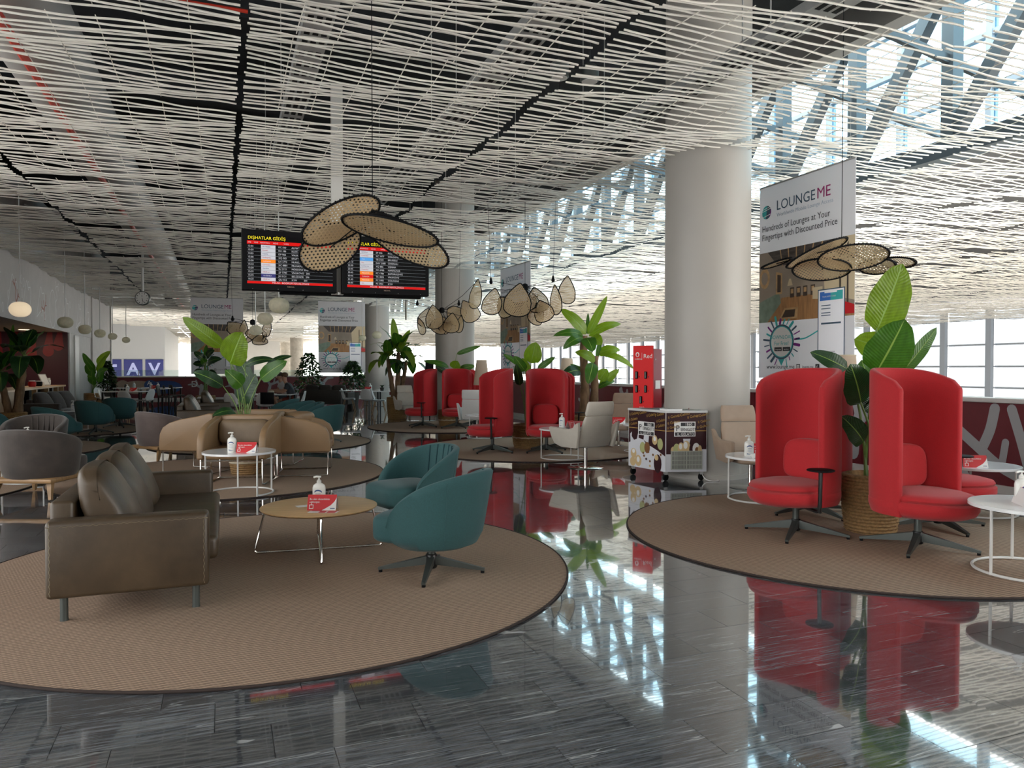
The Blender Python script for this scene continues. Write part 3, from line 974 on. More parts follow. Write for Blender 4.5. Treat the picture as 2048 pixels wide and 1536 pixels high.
def shell(ab, bb, at_, bt, zb, ztop, tmax, th, cy=0.0, n=40, ns=7, groove=None, bulge=0.0):
    rings = []
    for i in range(n + 1):
        th_ = R(-tmax + 2 * tmax * i / n)
        t = abs(i / n * 2 - 1)
        zt = ztop(t)
        ring = []
        for side in (0, 1):
            seq = range(ns + 1) if side == 0 else range(ns, -1, -1)
            for k in seq:
                s = k / ns
                z = zb + s * (zt - zb)
                off = 0 if side == 0 else th
                if side == 1 and groove:
                    off += groove(math.degrees(th_), s)
                rr = 1.0
                a = ab + (at_ - ab) * s ** 0.8 + bulge * math.sin(s * PI) - off
                b = bb + (bt - bb) * s ** 0.8 + bulge * math.sin(s * PI) - off
                zz = z
                if k == ns: zz = z - th * 0.30
                if k == 0: a, b = a - (0.02 if side == 0 else 0), b - (0.02 if side == 0 else 0)
                ring.append((a * math.sin(th_), cy + b * math.cos(th_), zz))
            if side == 0:
                a = at_ - th * 0.5; b = bt - th * 0.5
                for f_, zz in ((-0.26, 0.06), (0, 0.0), (0.26, 0.06)):
                    ring.append(((a - f_ * th) * math.sin(th_), cy + (b - f_ * th) * math.cos(th_), zt - zz * th))
        rings.append(ring)
    return MB().loft(rings)
def star_base(t_, zt, rr, m1='grey_metal', hub='black_metal', h=0.06, rot=45):
    MB().lathe([(0.030, 0.11), (0.030, zt)], 16).build('column', m1, t_)
    MB().lathe([(0.036, 0.035), (0.042, 0.045), (0.042, 0.13), (0.036, 0.14)], 18).build('hub', hub, t_)
    for k in range(4):
        a = R(rot + 90 * k)
        d = Vector((math.cos(a), math.sin(a), 0))
        lg = MB().beam(d * 0.02 + Vector((0, 0, 0.095)), d * rr + Vector((0, 0, 0.026)), 0.05, h, w2=0.026, h2=0.018).build('leg', m1, t_, ang=20)
        MB().lathe([(0.014, 0), (0.014, 0.018)], 10, d.x * (rr - 0.015), d.y * (rr - 0.015)).build('foot', 'black', lg)
def teal_chair():
    t_ = thing('swivel_tub_chair', '', 'chair')
    zt = lambda t: 0.40 + 0.375 * max(0.0, 1 - t ** 2.3) ** 0.62
    def gr(deg, s):
        return 0.012 * max(0, 1 - abs((deg % 13) - 6.5) / 1.3) if abs(deg) < 45 and s > 0.1 else 0
    shell(0.335, 0.33, 0.40, 0.43, 0.24, zt, 118, 0.065, 0.03, n=56, groove=None).build('backrest', 'teal_fabric', t_, ang=60)
    for a in (-36, -22, -8, 6, 20, 34):
        pts = []
        for k in range(9):
            s = 0.28 + 0.70 * k / 8
            z = 0.24 + s * (zt(abs(a) / 118) - 0.24)
            A = 0.335 + 0.065 * s ** 0.8 - 0.065; B = 0.33 + 0.10 * s ** 0.8 - 0.065
            pts.append((A * math.sin(R(a)), 0.03 + B * math.cos(R(a)), z))
        MB().tube(pts, 0.006, 6).build('channel_seam', 'teal_seam', t_)
    for a in (-52, 52):
        pts = []
        for k in range(9):
            s = 0.05 + 0.90 * k / 8
            z = 0.24 + s * (zt(abs(a) / 118) - 0.24)
            A = 0.335 + 0.065 * s ** 0.8; B = 0.33 + 0.10 * s ** 0.8
            pts.append((A * math.sin(R(a)), 0.03 + B * math.cos(R(a)), z))
        MB().tube(pts, 0.0035, 5).build('piping', 'teal_fabric', t_)
    MB().lathe([(0.10, 0.205), (0.26, 0.215), (0.315, 0.25), (0.315, 0.30)], 32, 0, 0.02).build('underside', 'teal_fabric', t_, ang=60)
    MB().puff(0, -0.07, 0.345, 0.29, 0.30, 0.105, 5.5, 10, lambda P, x, y, z: Vector((P.x, P.y, P.z + (0.018 * (1 - x * x) * (1 - y * y) if z > 0 else 0)))).build('seat', 'teal_fabric', t_, ang=60)
    star_base(t_, 0.22, 0.39, rot=20)
    return t_
def pod_path(off, n=26):
    r_ = 0.375 - off
    pts = [(-r_, -0.10 + 0.0), (-r_, -0.05), ]
    for i in range(n + 1):
        a = PI - PI * i / n
        pts.append((r_ * math.cos(a), r_ * math.sin(a)))
    pts += [(r_, -0.05), (r_, -0.10)]
    return pts
def pod_chair(table=None):
    t_ = thing('high_back_pod_chair', '', 'chair')
    th = 0.06
    po, pi_, pm = pod_path(0), pod_path(th), pod_path(th / 2)
    rings = []
    n = len(po)
    for i in range(n):
        y = pm[i][1]
        f = max(0.0, min(1.0, (y + 0.10) / 0.475))
        zt = 1.375 + 0.125 * math.sin(f * PI / 2)
        if i in (0, n - 1): zt -= 0.03
        ring = []
        zs = [0.30, 0.34, 0.5, 0.7, 0.9, 1.1, zt - 0.12, zt - 0.03]
        for z in zs:
            k = 0.05 if z == 0.30 else 0.015 if z == 0.34 else 0
            ring.append((po[i][0] * (1 - k), po[i][1] * (1 - k) if po[i][1] > 0 else po[i][1], z))
        for w_, dz in ((0.12, 0.008), (0.35, 0.0), (0.65, 0.0), (0.88, 0.008)):
            ring.append((po[i][0] + (pi_[i][0] - po[i][0]) * w_, po[i][1] + (pi_[i][1] - po[i][1]) * w_, zt - dz))
        for z in reversed(zs):
            ring.append((pi_[i][0], pi_[i][1], z))
        rings.append(ring)
    # soft round front edges
    def endring(ring, dy, sx):
        cx = sum(p[0] for p in ring) / len(ring)
        return [(cx + (p[0] - cx) * sx, p[1] - dy, p[2] - (0.012 if p[2] > 1.2 else 0)) for p in ring]
    rings = [endring(rings[0], 0.018, 0.55), endring(rings[0], 0.012, 0.85)] + rings + [endring(rings[-1], 0.012, 0.85), endring(rings[-1], 0.018, 0.55)]
    MB().loft(rings).build('backrest', 'red_fabric', t_, ang=50)
    mb = MB().lathe([(0.20, 0.285), (0.31, 0.293), (0.357, 0.32), (0.376, 0.36), (0.376, 0.41), (0.360, 0.425)], 44)
    mb.v = [(x, (y * 1.25 if y < 0 else y), z) for x, y, z in mb.v]
    mb.build('seat_base', 'red_fabric', t_, ang=50)
    mb = MB().lathe([(0.32, 0.418), (0.362, 0.425), (0.374, 0.445), (0.362, 0.468), (0.30, 0.487), (0.15, 0.497)], 44)
    mb.v = [(x * (0.97 if y < -0.1 else 0.90), (y * 1.22 if y < 0 else y * 0.82), z) for x, y, z in mb.v]
    mb.build('seat_cushion', 'red_fabric', t_, ang=50)
    def bend(P, x, y, z):
        return Vector((P.x * (1 - 0.10 * max(0, z) ** 2), P.y - 0.06 * x * x + 0.05 * (P.z - 0.66), P.z))
    MB().puff(0, 0.205, 0.665, 0.235, 0.075, 0.185, 4.5, 10, bend).build('back_cushion', 'red_fabric', t_, ang=60)
    star_base(t_, 0.30, 0.45, rot=30, h=0.075)
    if table:
        lx, ly = table
        sgn = 1 if lx > 0 else -1
        st = MB().tube([(lx * 0.96, ly, 0.27), (lx * 0.99, ly - 0.005, 0.36), (lx * 1.03, ly - 0.02, 0.63)], 0.017, 10).build('table_post', 'black_metal', t_)
        MB().beam((0, 0, 0.27), (lx * 0.97, ly, 0.275), 0.05, 0.015).build('table_bracket', 'black_metal', t_, ang=0)
        MB().lathe([(0.10, 0.628), (0.112, 0.632), (0.112, 0.640), (0.105, 0.644)], 28, lx * 1.03, ly - 0.02).build('table_top', 'black', t_)
    return t_
def sofa(name, m, w=2.18, stitch=True):
    t_ = thing(name, '', 'sofa')
    hw = w / 2
    for s in (-1, 1):
        x0, x1 = sorted((s * hw, s * (hw - 0.155)))
        ar = MB().rbox(x0, x1, -0.43, 0.45, 0.15, 0.605, 0.028, 3).build('arm', m, t_)
        if stitch:
            xs = s * (hw - 0.004)
            for line in (((xs, -0.425, 0.572), (xs, 0.445, 0.572)), ((xs, -0.400, 0.17), (xs, -0.400, 0.572)), ((xs, 0.425, 0.17), (xs, 0.425, 0.60))):
                a, b = Vector(line[0]), Vector(line[1])
                L = (b - a).length
                pts = []
                nz_ = int(L / 0.02)
                q = Vector((0, 0, 1)) if abs((b - a).z) < 0.1 else Vector((0, 1, 0))
                for k in range(nz_ + 1):
                    pts.append(a + (b - a) * k / nz_ + q * (0.003 if k % 2 else -0.003) + Vector((s * 0.003, 0, 0)))
                MB().tube(pts, 0.0022, 4).build('stitching', 'stitch', ar)
    MB().rbox(-hw + 0.15, hw - 0.15, 0.32, 0.45, 0.15, 0.70, 0.025, 3).build('back_frame', m, t_)
    cw = (w - 0.31) / 3
    for k in range(3):
        cx = -hw + 0.155 + cw * (k + 0.5)
        MB().puff(cx, 0.185, 0.645, cw / 2 + 0.004, 0.125, 0.235, 5.5, 10, lambda P, x, y, z: Vector((P.x, P.y + 0.38 * (P.z - 0.66) - (0.02 * (1 - x * x) if y < 0 else 0) + (0.05 * max(0, z) if y < 0 else -0.06 * max(0, z)), P.z + 0.012 * (1 - x * x) * max(0, z)))).build('back_cushion', m, t_, ang=60)
    MB().rbox(-hw + 0.157, hw - 0.157, -0.485, 0.30, 0.27, 0.425, 0.04, 4).build('seat', m, t_)
    MB().rbox(-hw + 0.16, hw - 0.16, -0.41, 0.33, 0.16, 0.27, 0.01, 1).build('seat_frame', m, t_)
    for sx in (-1, 1):
        for sy in (-1, 1):
            MB().lathe([(0.024, 0), (0.022, 0.02), (0.022, 0.155)], 14, sx * (hw - 0.10), 0.01 + sy * 0.36).build('leg', 'grey_metal', t_)
    return t_
def beige_chair():
    t_ = thing('lounge_armchair', '', 'chair')
    prof = [(0.40, 0.34), (0.42, 0.86), (0.36, 0.875), (0.18, 0.83), (-0.08, 0.785), (-0.24, 0.735), (-0.34, 0.67), (-0.385, 0.58), (-0.40, 0.45), (-0.40, 0.36), (-0.38, 0.34)]
    for s in (-1, 1):
        x0, x1 = sorted((s * 0.43, s * 0.34))
        rprism_x(prof, x0, x1, 0.022).build('side_panel', 'beige_leather', t_)
    MB().rbox(-0.36, 0.36, 0.30, 0.42, 0.34, 0.872, 0.03, 3).build('back_panel', 'beige_leather', t_)
    MB().rbox(-0.345, 0.345, -0.385, 0.32, 0.34, 0.47, 0.035, 3).build('seat', 'beige_leather', t_)
    MB().puff(0, 0.20, 0.655, 0.33, 0.085, 0.17, 5, 8, lambda P, x, y, z: Vector((P.x, P.y + 0.12 * (P.z - 0.65), P.z - 0.012 * (1 - x * x) * max(0, z)))).build('back_cushion', 'beige_cushion', t_, ang=60)
    for s in (-1, 1):
        x = s * 0.385
        pts = [(x, -0.36, 0.335), (x, 0.36, 0.335), (x, 0.36, 0.03), (x, 0.345, 0.014), (x, -0.345, 0.014), (x, -0.36, 0.03)]
        MB().tube(pts, 0.012, 8, closed=True).build('leg_frame', 'chrome', t_)
    for y in (-0.36, 0.36):
        MB().tube([(-0.385, y, 0.322), (0.385, y, 0.322)], 0.010, 8).build('cross_bar', 'chrome', t_)
    MB().tube([(-0.385, 0.34, 0.015), (0.385, 0.34, 0.015)], 0.010, 8).build('cross_bar', 'chrome', t_)
    return t_
def tub_chair(m):
    t_ = thing('velvet_tub_chair', '', 'chair')
    zt = lambda t: 0.60 + 0.205 * math.cos(t * PI / 2) ** 0.7 if t < 1 else 0.60
    shell(0.385, 0.385, 0.435, 0.43, 0.235, zt, 120, 0.085, 0.02, n=44).build('backrest', m, t_, ang=60)
    for a in (-26, -13, 0, 13, 26):
        pts = [((0.30 + 0.05 * s) * math.sin(R(a)), 0.02 + (0.302 + 0.045 * s) * math.cos(R(a)), 0.42 + 0.36 * s) for s in (0, 0.25, 0.5, 0.75, 0.98)]
        MB().tube(pts, 0.007, 6).build('pleat', m, t_)
    MB().puff(0, -0.10, 0.35, 0.325, 0.36, 0.105, 6, 8).build('seat', m, t_, ang=60)
    MB().rbox(-0.36, 0.36, -0.40, 0.38, 0.185, 0.24, 0.02, 2).build('wood_frame', 'wood', t_)
    for sx in (-1, 1):
        for sy in (-1, 1):
            MB().beam((sx * 0.30, sy * 0.30, 0.20), (sx * 0.335, sy * 0.355, 0.0), 0.06, 0.06, up=(0, 1, 0), w2=0.032, h2=0.032).build('leg', 'wood', t_, ang=0)
    return t_
def lounge_chair(m, lab_name='conference_lounge_chair'):
    t_ = thing(lab_name, '', 'chair')
    # back: tapering panel, with headrest above a seam
    def slab(z0, z1, y0, y1, w0, w1, th, nm):
        rings = []
        for k in range(7):
            s = k / 6
            z = z0 + (z1 - z0) * s; y = y0 + (y1 - y0) * s
            w = w0 + (w1 - w0) * s
            e = 0.012 if k in (0, 6) else 0
            ring = []
            for i in range(20):
                a = 2 * PI * i / 20
                cx, sy_ = math.cos(a), math.sin(a)
                px_ = (abs(cx) ** 0.45) * (1 if cx > 0 else -1) * (w / 2 - e)
                py_ = (abs(sy_) ** 0.6) * (1 if sy_ > 0 else -1) * (th / 2 - e)
                ring.append((px_, y + py_ - 0.35 * px_ * px_, z))
            rings.append(ring)
        MB().loft(rings).build(nm, m, t_, ang=50)
    slab(0.34, 0.805, 0.22, 0.375, 0.60, 0.50, 0.075, 'backrest')
    slab(0.812, 1.02, 0.378, 0.425, 0.50, 0.46, 0.07, 'headrest')
    prof = [(0.27, 0.33), (0.33, 0.52), (0.37, 0.72), (0.30, 0.70), (0.22, 0.635), (0.10, 0.605), (-0.36, 0.625), (-0.385, 0.61), (-0.33, 0.46), (-0.27, 0.37), (-0.10, 0.325)]
    for s in (-1, 1):
        mb = rprism_x(prof, -0.025, 0.025, 0.014, 2)
        mb.xf(Matrix.Translation((s * 0.31, 0, 0)) @ Matrix.Rotation(s * R(6), 4, 'Y') @ Matrix.Rotation(s * R(5), 4, 'Z'))
        mb.build('arm', m, t_)
    MB().puff(0, -0.06, 0.385, 0.285, 0.31, 0.065, 5.5, 8).build('seat', m, t_, ang=60)
    MB().lathe([(0.028, 0.012), (0.028, 0.34)], 18).build('column', 'chrome', t_)
    MB().lathe([(0.27, 0), (0.275, 0.006), (0.265, 0.011), (0.05, 0.013)], 48).build('base_disc', 'chrome', t_)
    return t_
def dining_chair(leg='wood'):
    t_ = thing('moulded_shell_chair', '', 'chair')
    path = smooth_path([(-0.22, 0.43), (-0.16, 0.45), (0.05, 0.425), (0.17, 0.45), (0.215, 0.55), (0.245, 0.70), (0.27, 0.82)], 3)
    top, bot = [], []
    n = len(path)
    for i, p in enumerate(path):
        t = i / (n - 1)
        w = 0.22 + 0.02 * math.sin(t * PI) - (0.10 * max(0, (t - 0.72) / 0.28) ** 2.2) - (0.05 * max(0, (0.12 - t) / 0.12))
        row = []
        for j in range(9):
            s = j / 4 - 1
            curl = 0.055 * s ** 4 * math.sin(min(1, t * 1.15) * PI)
            row.append(Vector((s * w, p.x - curl * (0.5 if t > 0.5 else 0) - (0.03 * s * s if t > 0.5 else 0), p.y + curl)))
        top.append(row)
    rings = []
    for row in top:
        under = [q + Vector((0, 0.008, -0.010)) for q in row]
        rings.append(row + under[::-1])
    MB().loft(rings).build('seat_shell', 'white_plastic', t_, ang=60)
    for sx in (-1, 1):
        for y0, y1 in ((-0.13, -0.23), (0.12, 0.24)):
            MB().tube([(sx * 0.13, y0, 0.425), (sx * 0.215, y1, 0.0)], 0.014, 8, r2=0.010).build('leg', leg, t_)
    MB().tube([(-0.165, -0.17, 0.25), (0.165, 0.17, 0.25)], 0.005, 6).build('brace', 'black_metal', t_)
    MB().tube([(0.165, -0.17, 0.25), (-0.165, 0.17, 0.25)], 0.005, 6).build('brace', 'black_metal', t_)
    return t_
def ring_table(m='white_metal', half=False, r_=0.41, h=0.50):
    t_ = thing('round_side_table', '', 'table')
    MB().lathe([(r_ - 0.02, h - 0.028), (r_, h - 0.024), (r_, h - 0.003), (r_ - 0.004, h)], 56).build('table_top', 'white_top', t_)
    rr = r_ - 0.035
    if half:
        MB().tube(arc(0, 0, rr, 20, 250, 40, 0.012), 0.0105, 8).build('base_ring', m, t_)
        angs = (20, 97, 173, 250)
    else:
        MB().tube(arc(0, 0, rr, 0, 352.5, 47, 0.012), 0.0105, 8, closed=True).build('base_ring', m, t_)
        angs = (45, 165, 285)
    for a in angs:
        x, y = rr * math.cos(R(a)), rr * math.sin(R(a))
        MB().tube([(x, y, 0.004), (x, y, h - 0.026)], 0.0105, 8).build('leg', m, t_)
    return t_

# ------------------------------------------------------------------ small things
def sanitizer():
    t_ = thing('pump_bottle', '', 'bottle')
    MB().lathe([(0.050, 0), (0.054, 0.006), (0.054, 0.135), (0.047, 0.158), (0.028, 0.172), (0.016, 0.176)], 24, sy=0.66).build('body', 'bottle_white', t_)
    MB().lathe([(0.019, 0.176), (0.019, 0.196), (0.012, 0.199), (0.012, 0.206)], 16).build('collar', 'bottle_white', t_)
    MB().tube([(0, 0, 0.205), (0, 0, 0.222)], 0.006, 8).tube([(0.016, 0, 0.226), (-0.02, 0, 0.228), (-0.045, 0, 0.222)], 0.008, 8).build('pump', 'bottle_white', t_)
    # printed label on the rounded front
    def wrap(poly):
        return [(x, -0.66 * math.sqrt(max(0, 0.0545 ** 2 - x * x)) - 0.0006, z) for x, z in poly]
    mb = MB()
    top = [(0.032 * math.cos(R(a)), 0.100 + 0.024 * math.sin(R(a))) for a in range(0, 181, 15)]
    low = [(0.026 * math.cos(R(a)), 0.100 + 0.012 * math.sin(R(a))) for a in range(180, -1, -15)]
    for i in range(12):
        mb.add(wrap([top[i], top[i + 1], low[11 - i], low[12 - i]]), [(0, 1, 2, 3)], 0)
    for z in (0.088, 0.074, 0.066, 0.058, 0.050):
        for k in range(4):
            x0 = -0.022 + 0.011 * k
            mb.add(wrap([(x0, z), (x0 + 0.010, z), (x0 + 0.010, z + 0.0035), (x0, z + 0.0035)]), [(0, 1, 2, 3)], 1 if z < 0.08 else 0)
    for k in range(5):
        x0 = -0.03 + 0.012 * k
        mb.add(wrap([(x0, 0.022), (x0 + 0.012, 0.022), (x0 + 0.012, 0.030 - 0.0018 * k), (x0, 0.032 - 0.0018 * k)]), [(0, 1, 2, 3)], 0)
    mb.build('label_print', ['ink_blue', 'ink_pale'], t_, ang=0)
    return t_
def tent_card():
    t_ = thing('tent_card', '', 'sign')
    w, h, d = 0.115, 0.118, 0.045
    n = Vector((0, -d, -h)).normalized()
    MB().add([(-w, -d, 0), (w, -d, 0), (w, 0, h), (-w, 0, h), (-w, -d + 0.003, 0), (w, -d + 0.003, 0), (w, 0.003, h - 0.002), (-w, 0.003, h - 0.002)],
             [(0, 1, 2, 3), (7, 6, 5, 4), (0, 4, 5, 1), (1, 5, 6, 2), (2, 6, 7, 3), (3, 7, 4, 0)]).build('front_panel', 'card_red', t_, ang=0)
    MB().add([(-w, d, 0), (w, d, 0), (w, 0.003, h), (-w, 0.003, h), (-w, d - 0.003, 0), (w, d - 0.003, 0), (w, 0.003, h - 0.004), (-w, 0.003, h - 0.004)],
             [(3, 2, 1, 0), (4, 5, 6, 7), (1, 5, 4, 0), (2, 6, 5, 1), (3, 7, 6, 2), (0, 4, 7, 3)]).build('rear_panel', 'card_white', t_, ang=0)
    def on(x, s, e=0.0012):
        return (x, -d * (1 - s) - e, h * s)
    curve = [(w, 0.80), (w * 0.86, 0.55), (w * 0.62, 0.32), (w * 0.30, 0.14), (w * 0.02, 0.0)]
    mb = MB()
    pts = [on(w, 0.0)] + [on(x, s) for x, s in curve]
    mb.add(pts, [tuple(range(len(pts)))[::-1]])
    mb.build('corner_print', 'card_white', t_, ang=0)
    tilt = math.atan2(h, d)
    text('lettering', 'Bu alan dezenfekte\nedilmiştir.', 0.021, 'card_white', t_, on(-w * 0.86, 0.66, 0.0016), (tilt, 0, 0), line=1.1, ext=0.0003)
    mb = MB()
    for x0, x1, s0, s1 in ((-0.86, -0.56, 0.10, 0.14), (-0.86, -0.82, 0.10, 0.36), (-0.60, -0.56, 0.10, 0.36), (-0.86, -0.56, 0.33, 0.37), (-0.72, -0.69, 0.37, 0.50)):
        mb.add([on(w * x0, s0, 0.0016), on(w * x1, s0, 0.0016), on(w * x1, s1, 0.0016), on(w * x0, s1, 0.0016)], [(0, 1, 2, 3)])
    mb.build('icon_print', 'card_white', t_, ang=0)
    MB().add([on(w * 0.60, 0.10, 0.0018), on(w * 0.92, 0.10, 0.0018), on(w * 0.92, 0.15, 0.0018), on(w * 0.60, 0.15, 0.0018)], [(0, 1, 2, 3)]).build('logo_print', 'ink_blue', t_, ang=0)
    return t_

# ------------------------------------------------------------------ place the seating
PT = teal_chair()
PP = pod_chair()
PPT = pod_chair((0.40, -0.18))
PS = sofa('leather_sofa', 'sofa_leather')
PB = beige_chair()
PV = tub_chair('velvet')
PRT = ring_table()
PBOT = sanitizer()
PCARD = tent_card()
def pos(X, D, z=RZ):
    return c(X, D, z)
def pp(px, D, z=RZ):
    return at(px, D, z)

# near group
s1 = place(PS, 'brown leather sofa nearest the camera, seen from its stitched arm end', (-0.515, 6.06, RZ), R(90), 'brown leather sofas')
place(PT, 'teal swivel tub chair turned away, nearest to the camera', pos(-0.59, 5.46), face(-112), 'teal chairs by the coffee table')
place(PT, 'teal swivel tub chair facing the coffee table with ribbed back showing', pos(-0.93, 6.92), face(-52), 'teal chairs by the coffee table')
ct = thing('coffee_table', 'round wooden coffee table on crossed chrome wire legs', 'table', pos(-1.585, 6.15), face(8))
CTH = 0.365
MB().lathe([(0.40, CTH - 0.028), (0.455, CTH - 0.020), (0.468, CTH - 0.008), (0.468, CTH - 0.002), (0.464, CTH)], 64).build('table_top', 'wood_top', ct)
for a in (8, 98):
    ca, sa = math.cos(R(a)), math.sin(R(a))
    prof = [(-0.42, CTH - 0.022), (-0.435, CTH - 0.06), (-0.50, 0.045), (-0.505, 0.022), (-0.488, 0.008), (0.488, 0.008), (0.505, 0.022), (0.50, 0.045), (0.435, CTH - 0.06), (0.42, CTH - 0.022)]
    MB().tube([(p * ca, p * sa, z) for p, z in prof], 0.009, 8).build('wire_leg', 'chrome', ct)
zt_ = RZ + CTH
place(PBOT, 'white pump bottle behind the red card on the coffee table', at(637, 6.22, zt_), face(0), 'sanitiser bottles')
place(PCARD, 'red tent card on the wooden coffee table', at(644, 5.98, zt_), face(0), 'red tent cards')
lf_ = thing('leaflet', 'white and red leaflet lying flat on the coffee table', 'leaflet', at(646, 5.87, zt_ + 0.001), face(-4))
MB().box(-0.115, 0.115, -0.05, 0.05, 0, 0.0012).build('paper', 'card_white', lf_, ang=0)
MB().box(-0.112, 0.112, 0.025, 0.048, 0.0012, 0.0018).box(-0.03, 0.02, -0.04, 0.015, 0.0012, 0.0018).box(0.035, 0.10, -0.045, 0.02, 0.0012, 0.0018).build('print', 'card_red', lf_, ang=0)
o = MB().box(-0.06, 0.06, -0.04, 0.04, 0, 0.0012).build('paper_slip', 'card_white', None, at(606, 6.12, zt_ + 0.0005), face(35)); tag(o, 'small white paper slip left of the card on the coffee table', 'paper')
# warning card stuck upright on the sofa seat
sg = thing('seat_card', 'small red and white card standing on the near sofa seat', 'sign', (-0.62, 5.33, 0.438), R(75))
MB().rbox(-0.075, 0.075, -0.004, 0.004, 0, 0.15, 0.003, 1).xf(Matrix.Rotation(R(-14), 4, 'X')).build('card', 'card_white', sg)
sh = [([(x * 1, z) for x, z in disc2(0, 0.08, 0.062, 6)], 0), (rect2(-0.045, 0.045, 0.072, 0.09), 1)]
pq = print2('print', sh, ['card_red', 'card_white'], sg, (0, -0.0055, 0)); pq.rotation_euler.x = R(-14)

# beige armchairs round the woven planter
bx, bd = -3.78, 10.62
place(PB, 'beige leather armchair facing the camera behind the white table', pos(-3.57, 9.84), face(3), 'beige armchairs round the planter')
place(PB, 'beige leather armchair turned right, its flat side showing', pos(-2.98, 10.72), face(100), 'beige armchairs round the planter')
place(PB, 'beige leather armchair turned left in front of the velvet chair', pos(-4.50, 10.86), face(-98), 'beige armchairs round the planter')
place(PB, 'beige leather armchair facing away behind the big planter', pos(-3.78, 11.86), face(184), 'beige armchairs round the planter')
tw = ring_table(half=True, r_=0.42, h=0.51)
place(tw, 'white round table on grey legs before the beige armchairs', pos(-3.26, 8.95), face(-60), 'white ring tables')
place(PBOT, 'white pump bottle on the table before the beige armchairs', at(463, 8.82, RZ + 0.51), face(0), 'sanitiser bottles')
place(PCARD, 'red tent card on the table before the beige armchairs', at(493, 8.80, RZ + 0.51), face(0), 'red tent cards')
cu_ = MB().puff(0, 0, 0.10, 0.24, 0.15, 0.10, 3, 8).build('throw_cushion', 'beige_leather', None, pos(-3.10, 11.02, 0.89), face(60)); cu_.location = c(-3.14, 11.05, 0.0); cu_.location.z = 0.68
tag(cu_, 'loose beige cushion standing in the armchair turned right', 'cushion')
bpk = place(PBOT, 'white pump bottle standing behind the beige armchairs', at(506, 12.6, RZ + 0.51), face(20), 'sanitiser bottles')
place(PRT, 'white round table hidden behind the beige armchairs', pos(-4.35, 12.55), 0.3, 'white ring tables')

# red pod chairs: right, middle, far
place(PPT, 'red high-backed chair at right turned left, small black table at its side', pos(2.56, 6.74), face(-60), 'red high-backed chairs')
place(PP, 'red high-backed chair nearest at right, facing the camera', pos(3.38, 6.22), face(23), 'red high-backed chairs')
place(PPT, 'red high-backed chair at right, half hidden behind the nearest one', pos(4.02, 7.05), face(62), 'red high-backed chairs')
place(PP, 'red high-backed chair facing away behind the right basket', pos(3.10, 7.72), face(168), 'red high-backed chairs')
place(PPT, 'middle red chair turned left, dark side table beside it', pos(-0.35, 13.45), face(-66), 'red high-backed chairs')
place(PP, 'middle red chair facing the white round table', pos(0.62, 13.45), face(6), 'red high-backed chairs')
place(PPT, 'middle red chair seen as a sliver behind the facing one', pos(1.04, 14.25), face(80), 'red high-backed chairs')
place(PPT, 'farthest red chair turned left beside the banana basket', pos(-2.30, 19.3), face(-62), 'red high-backed chairs')
place(PP, 'farthest red chair facing the camera before the column', pos(-1.40, 19.0), face(4), 'red high-backed chairs')
place(PPT, 'farthest red chair half hidden behind the one facing us', pos(-0.98, 19.75), face(75), 'red high-backed chairs')

# cream and white lounge chairs, ring tables
PC = lounge_chair('cream_leather')
place(PC, 'cream leather lounge chair on a chrome disc before the ice cream freezer', pos(1.12, 11.4, 0.0), face(-152), 'lounge chairs')
PW_ = lounge_chair('white_leather')
place(PW_, 'white leather lounge chair between the two red chair groups', pos(-0.80, 17.2), face(165), 'lounge chairs')
PTN = lounge_chair('tan_leather')
place(PTN, 'tan lounge chair behind the table at the foot of the broad column', pos(3.03, 9.5, 0.0), face(8), 'lounge chairs')
place(PTN, 'tan lounge chair behind the cream one, near the freezer', pos(2.08, 14.6, 0.0), face(-25), 'lounge chairs')
place(PTN, 'tan lounge chair at the right edge of the picture', pos(5.42, 6.85), face(-100), 'lounge chairs')
place(PC, 'cream lounge chair beside the farthest red chair and banana plant', pos(-2.95, 21.6, 0.0), face(30), 'lounge chairs')
place(PRT, 'white ring table between the middle red chair and the cream chair', pos(0.86, 12.5), 0.0, 'white ring tables')
place(PRT, 'white ring table left of the right red chairs', pos(2.86, 8.55), face(130), 'white ring tables')
place(PRT, 'white ring table at the lower right edge', pos(3.81, 5.47), face(150), 'white ring tables')
place(PRT, 'white ring table behind the right red chairs', pos(4.80, 7.75), face(20), 'white ring tables')
place(PRT, 'white ring table beside the white lounge chair', pos(-0.60, 16.25), 0.5, 'white ring tables')
place(PRT, 'white ring table partly hidden behind the freezer', pos(2.42, 13.6, 0.0), 0.9, 'white ring tables')
Z5 = RZ + 0.50
place(PBOT, 'white pump bottle on the middle ring table', at(1124, 12.75, Z5), face(-30), 'sanitiser bottles')
place(PBOT, 'white pump bottle on the table beside the broad column', at(1499, 8.5, Z5), face(-5), 'sanitiser bottles')
place(PBOT, 'white pump bottle on the table at the lower right edge', at(2046, 5.55, Z5), face(10), 'sanitiser bottles')
place(PCARD, 'red tent card on the table beside the broad column', at(1526, 8.75, Z5), face(0), 'red tent cards')
place(PCARD, 'red tent card behind the right red chairs', at(1950, 7.55, Z5), face(-8), 'red tent cards')
place(PCARD, 'red tent card on the middle ring table, seen edge on', at(1141, 12.62, Z5), face(62), 'red tent cards')
place(PCARD, 'red tent card on the table behind the cream chair', at(1238, 13.7, 0.5), face(-10), 'red tent cards')
place(PCARD, 'red tent card at the lower right edge, seen from its end', at(2052, 5.45, Z5), face(75), 'red tent cards')
tissue = MB().puff(0, 0, 0.02, 0.06, 0.045, 0.022, 2.6, 6, lambda P, x, y, z: Vector((P.x + 0.01 * math.sin(9 * y), P.y, P.z + 0.012 * math.sin(7 * x + 3 * y)))).build('paper_napkin', 'card_white', None, at(1514, 8.3, Z5), face(10))
tag(tissue, 'crumpled white napkin beside the bottle near the column', 'napkin')

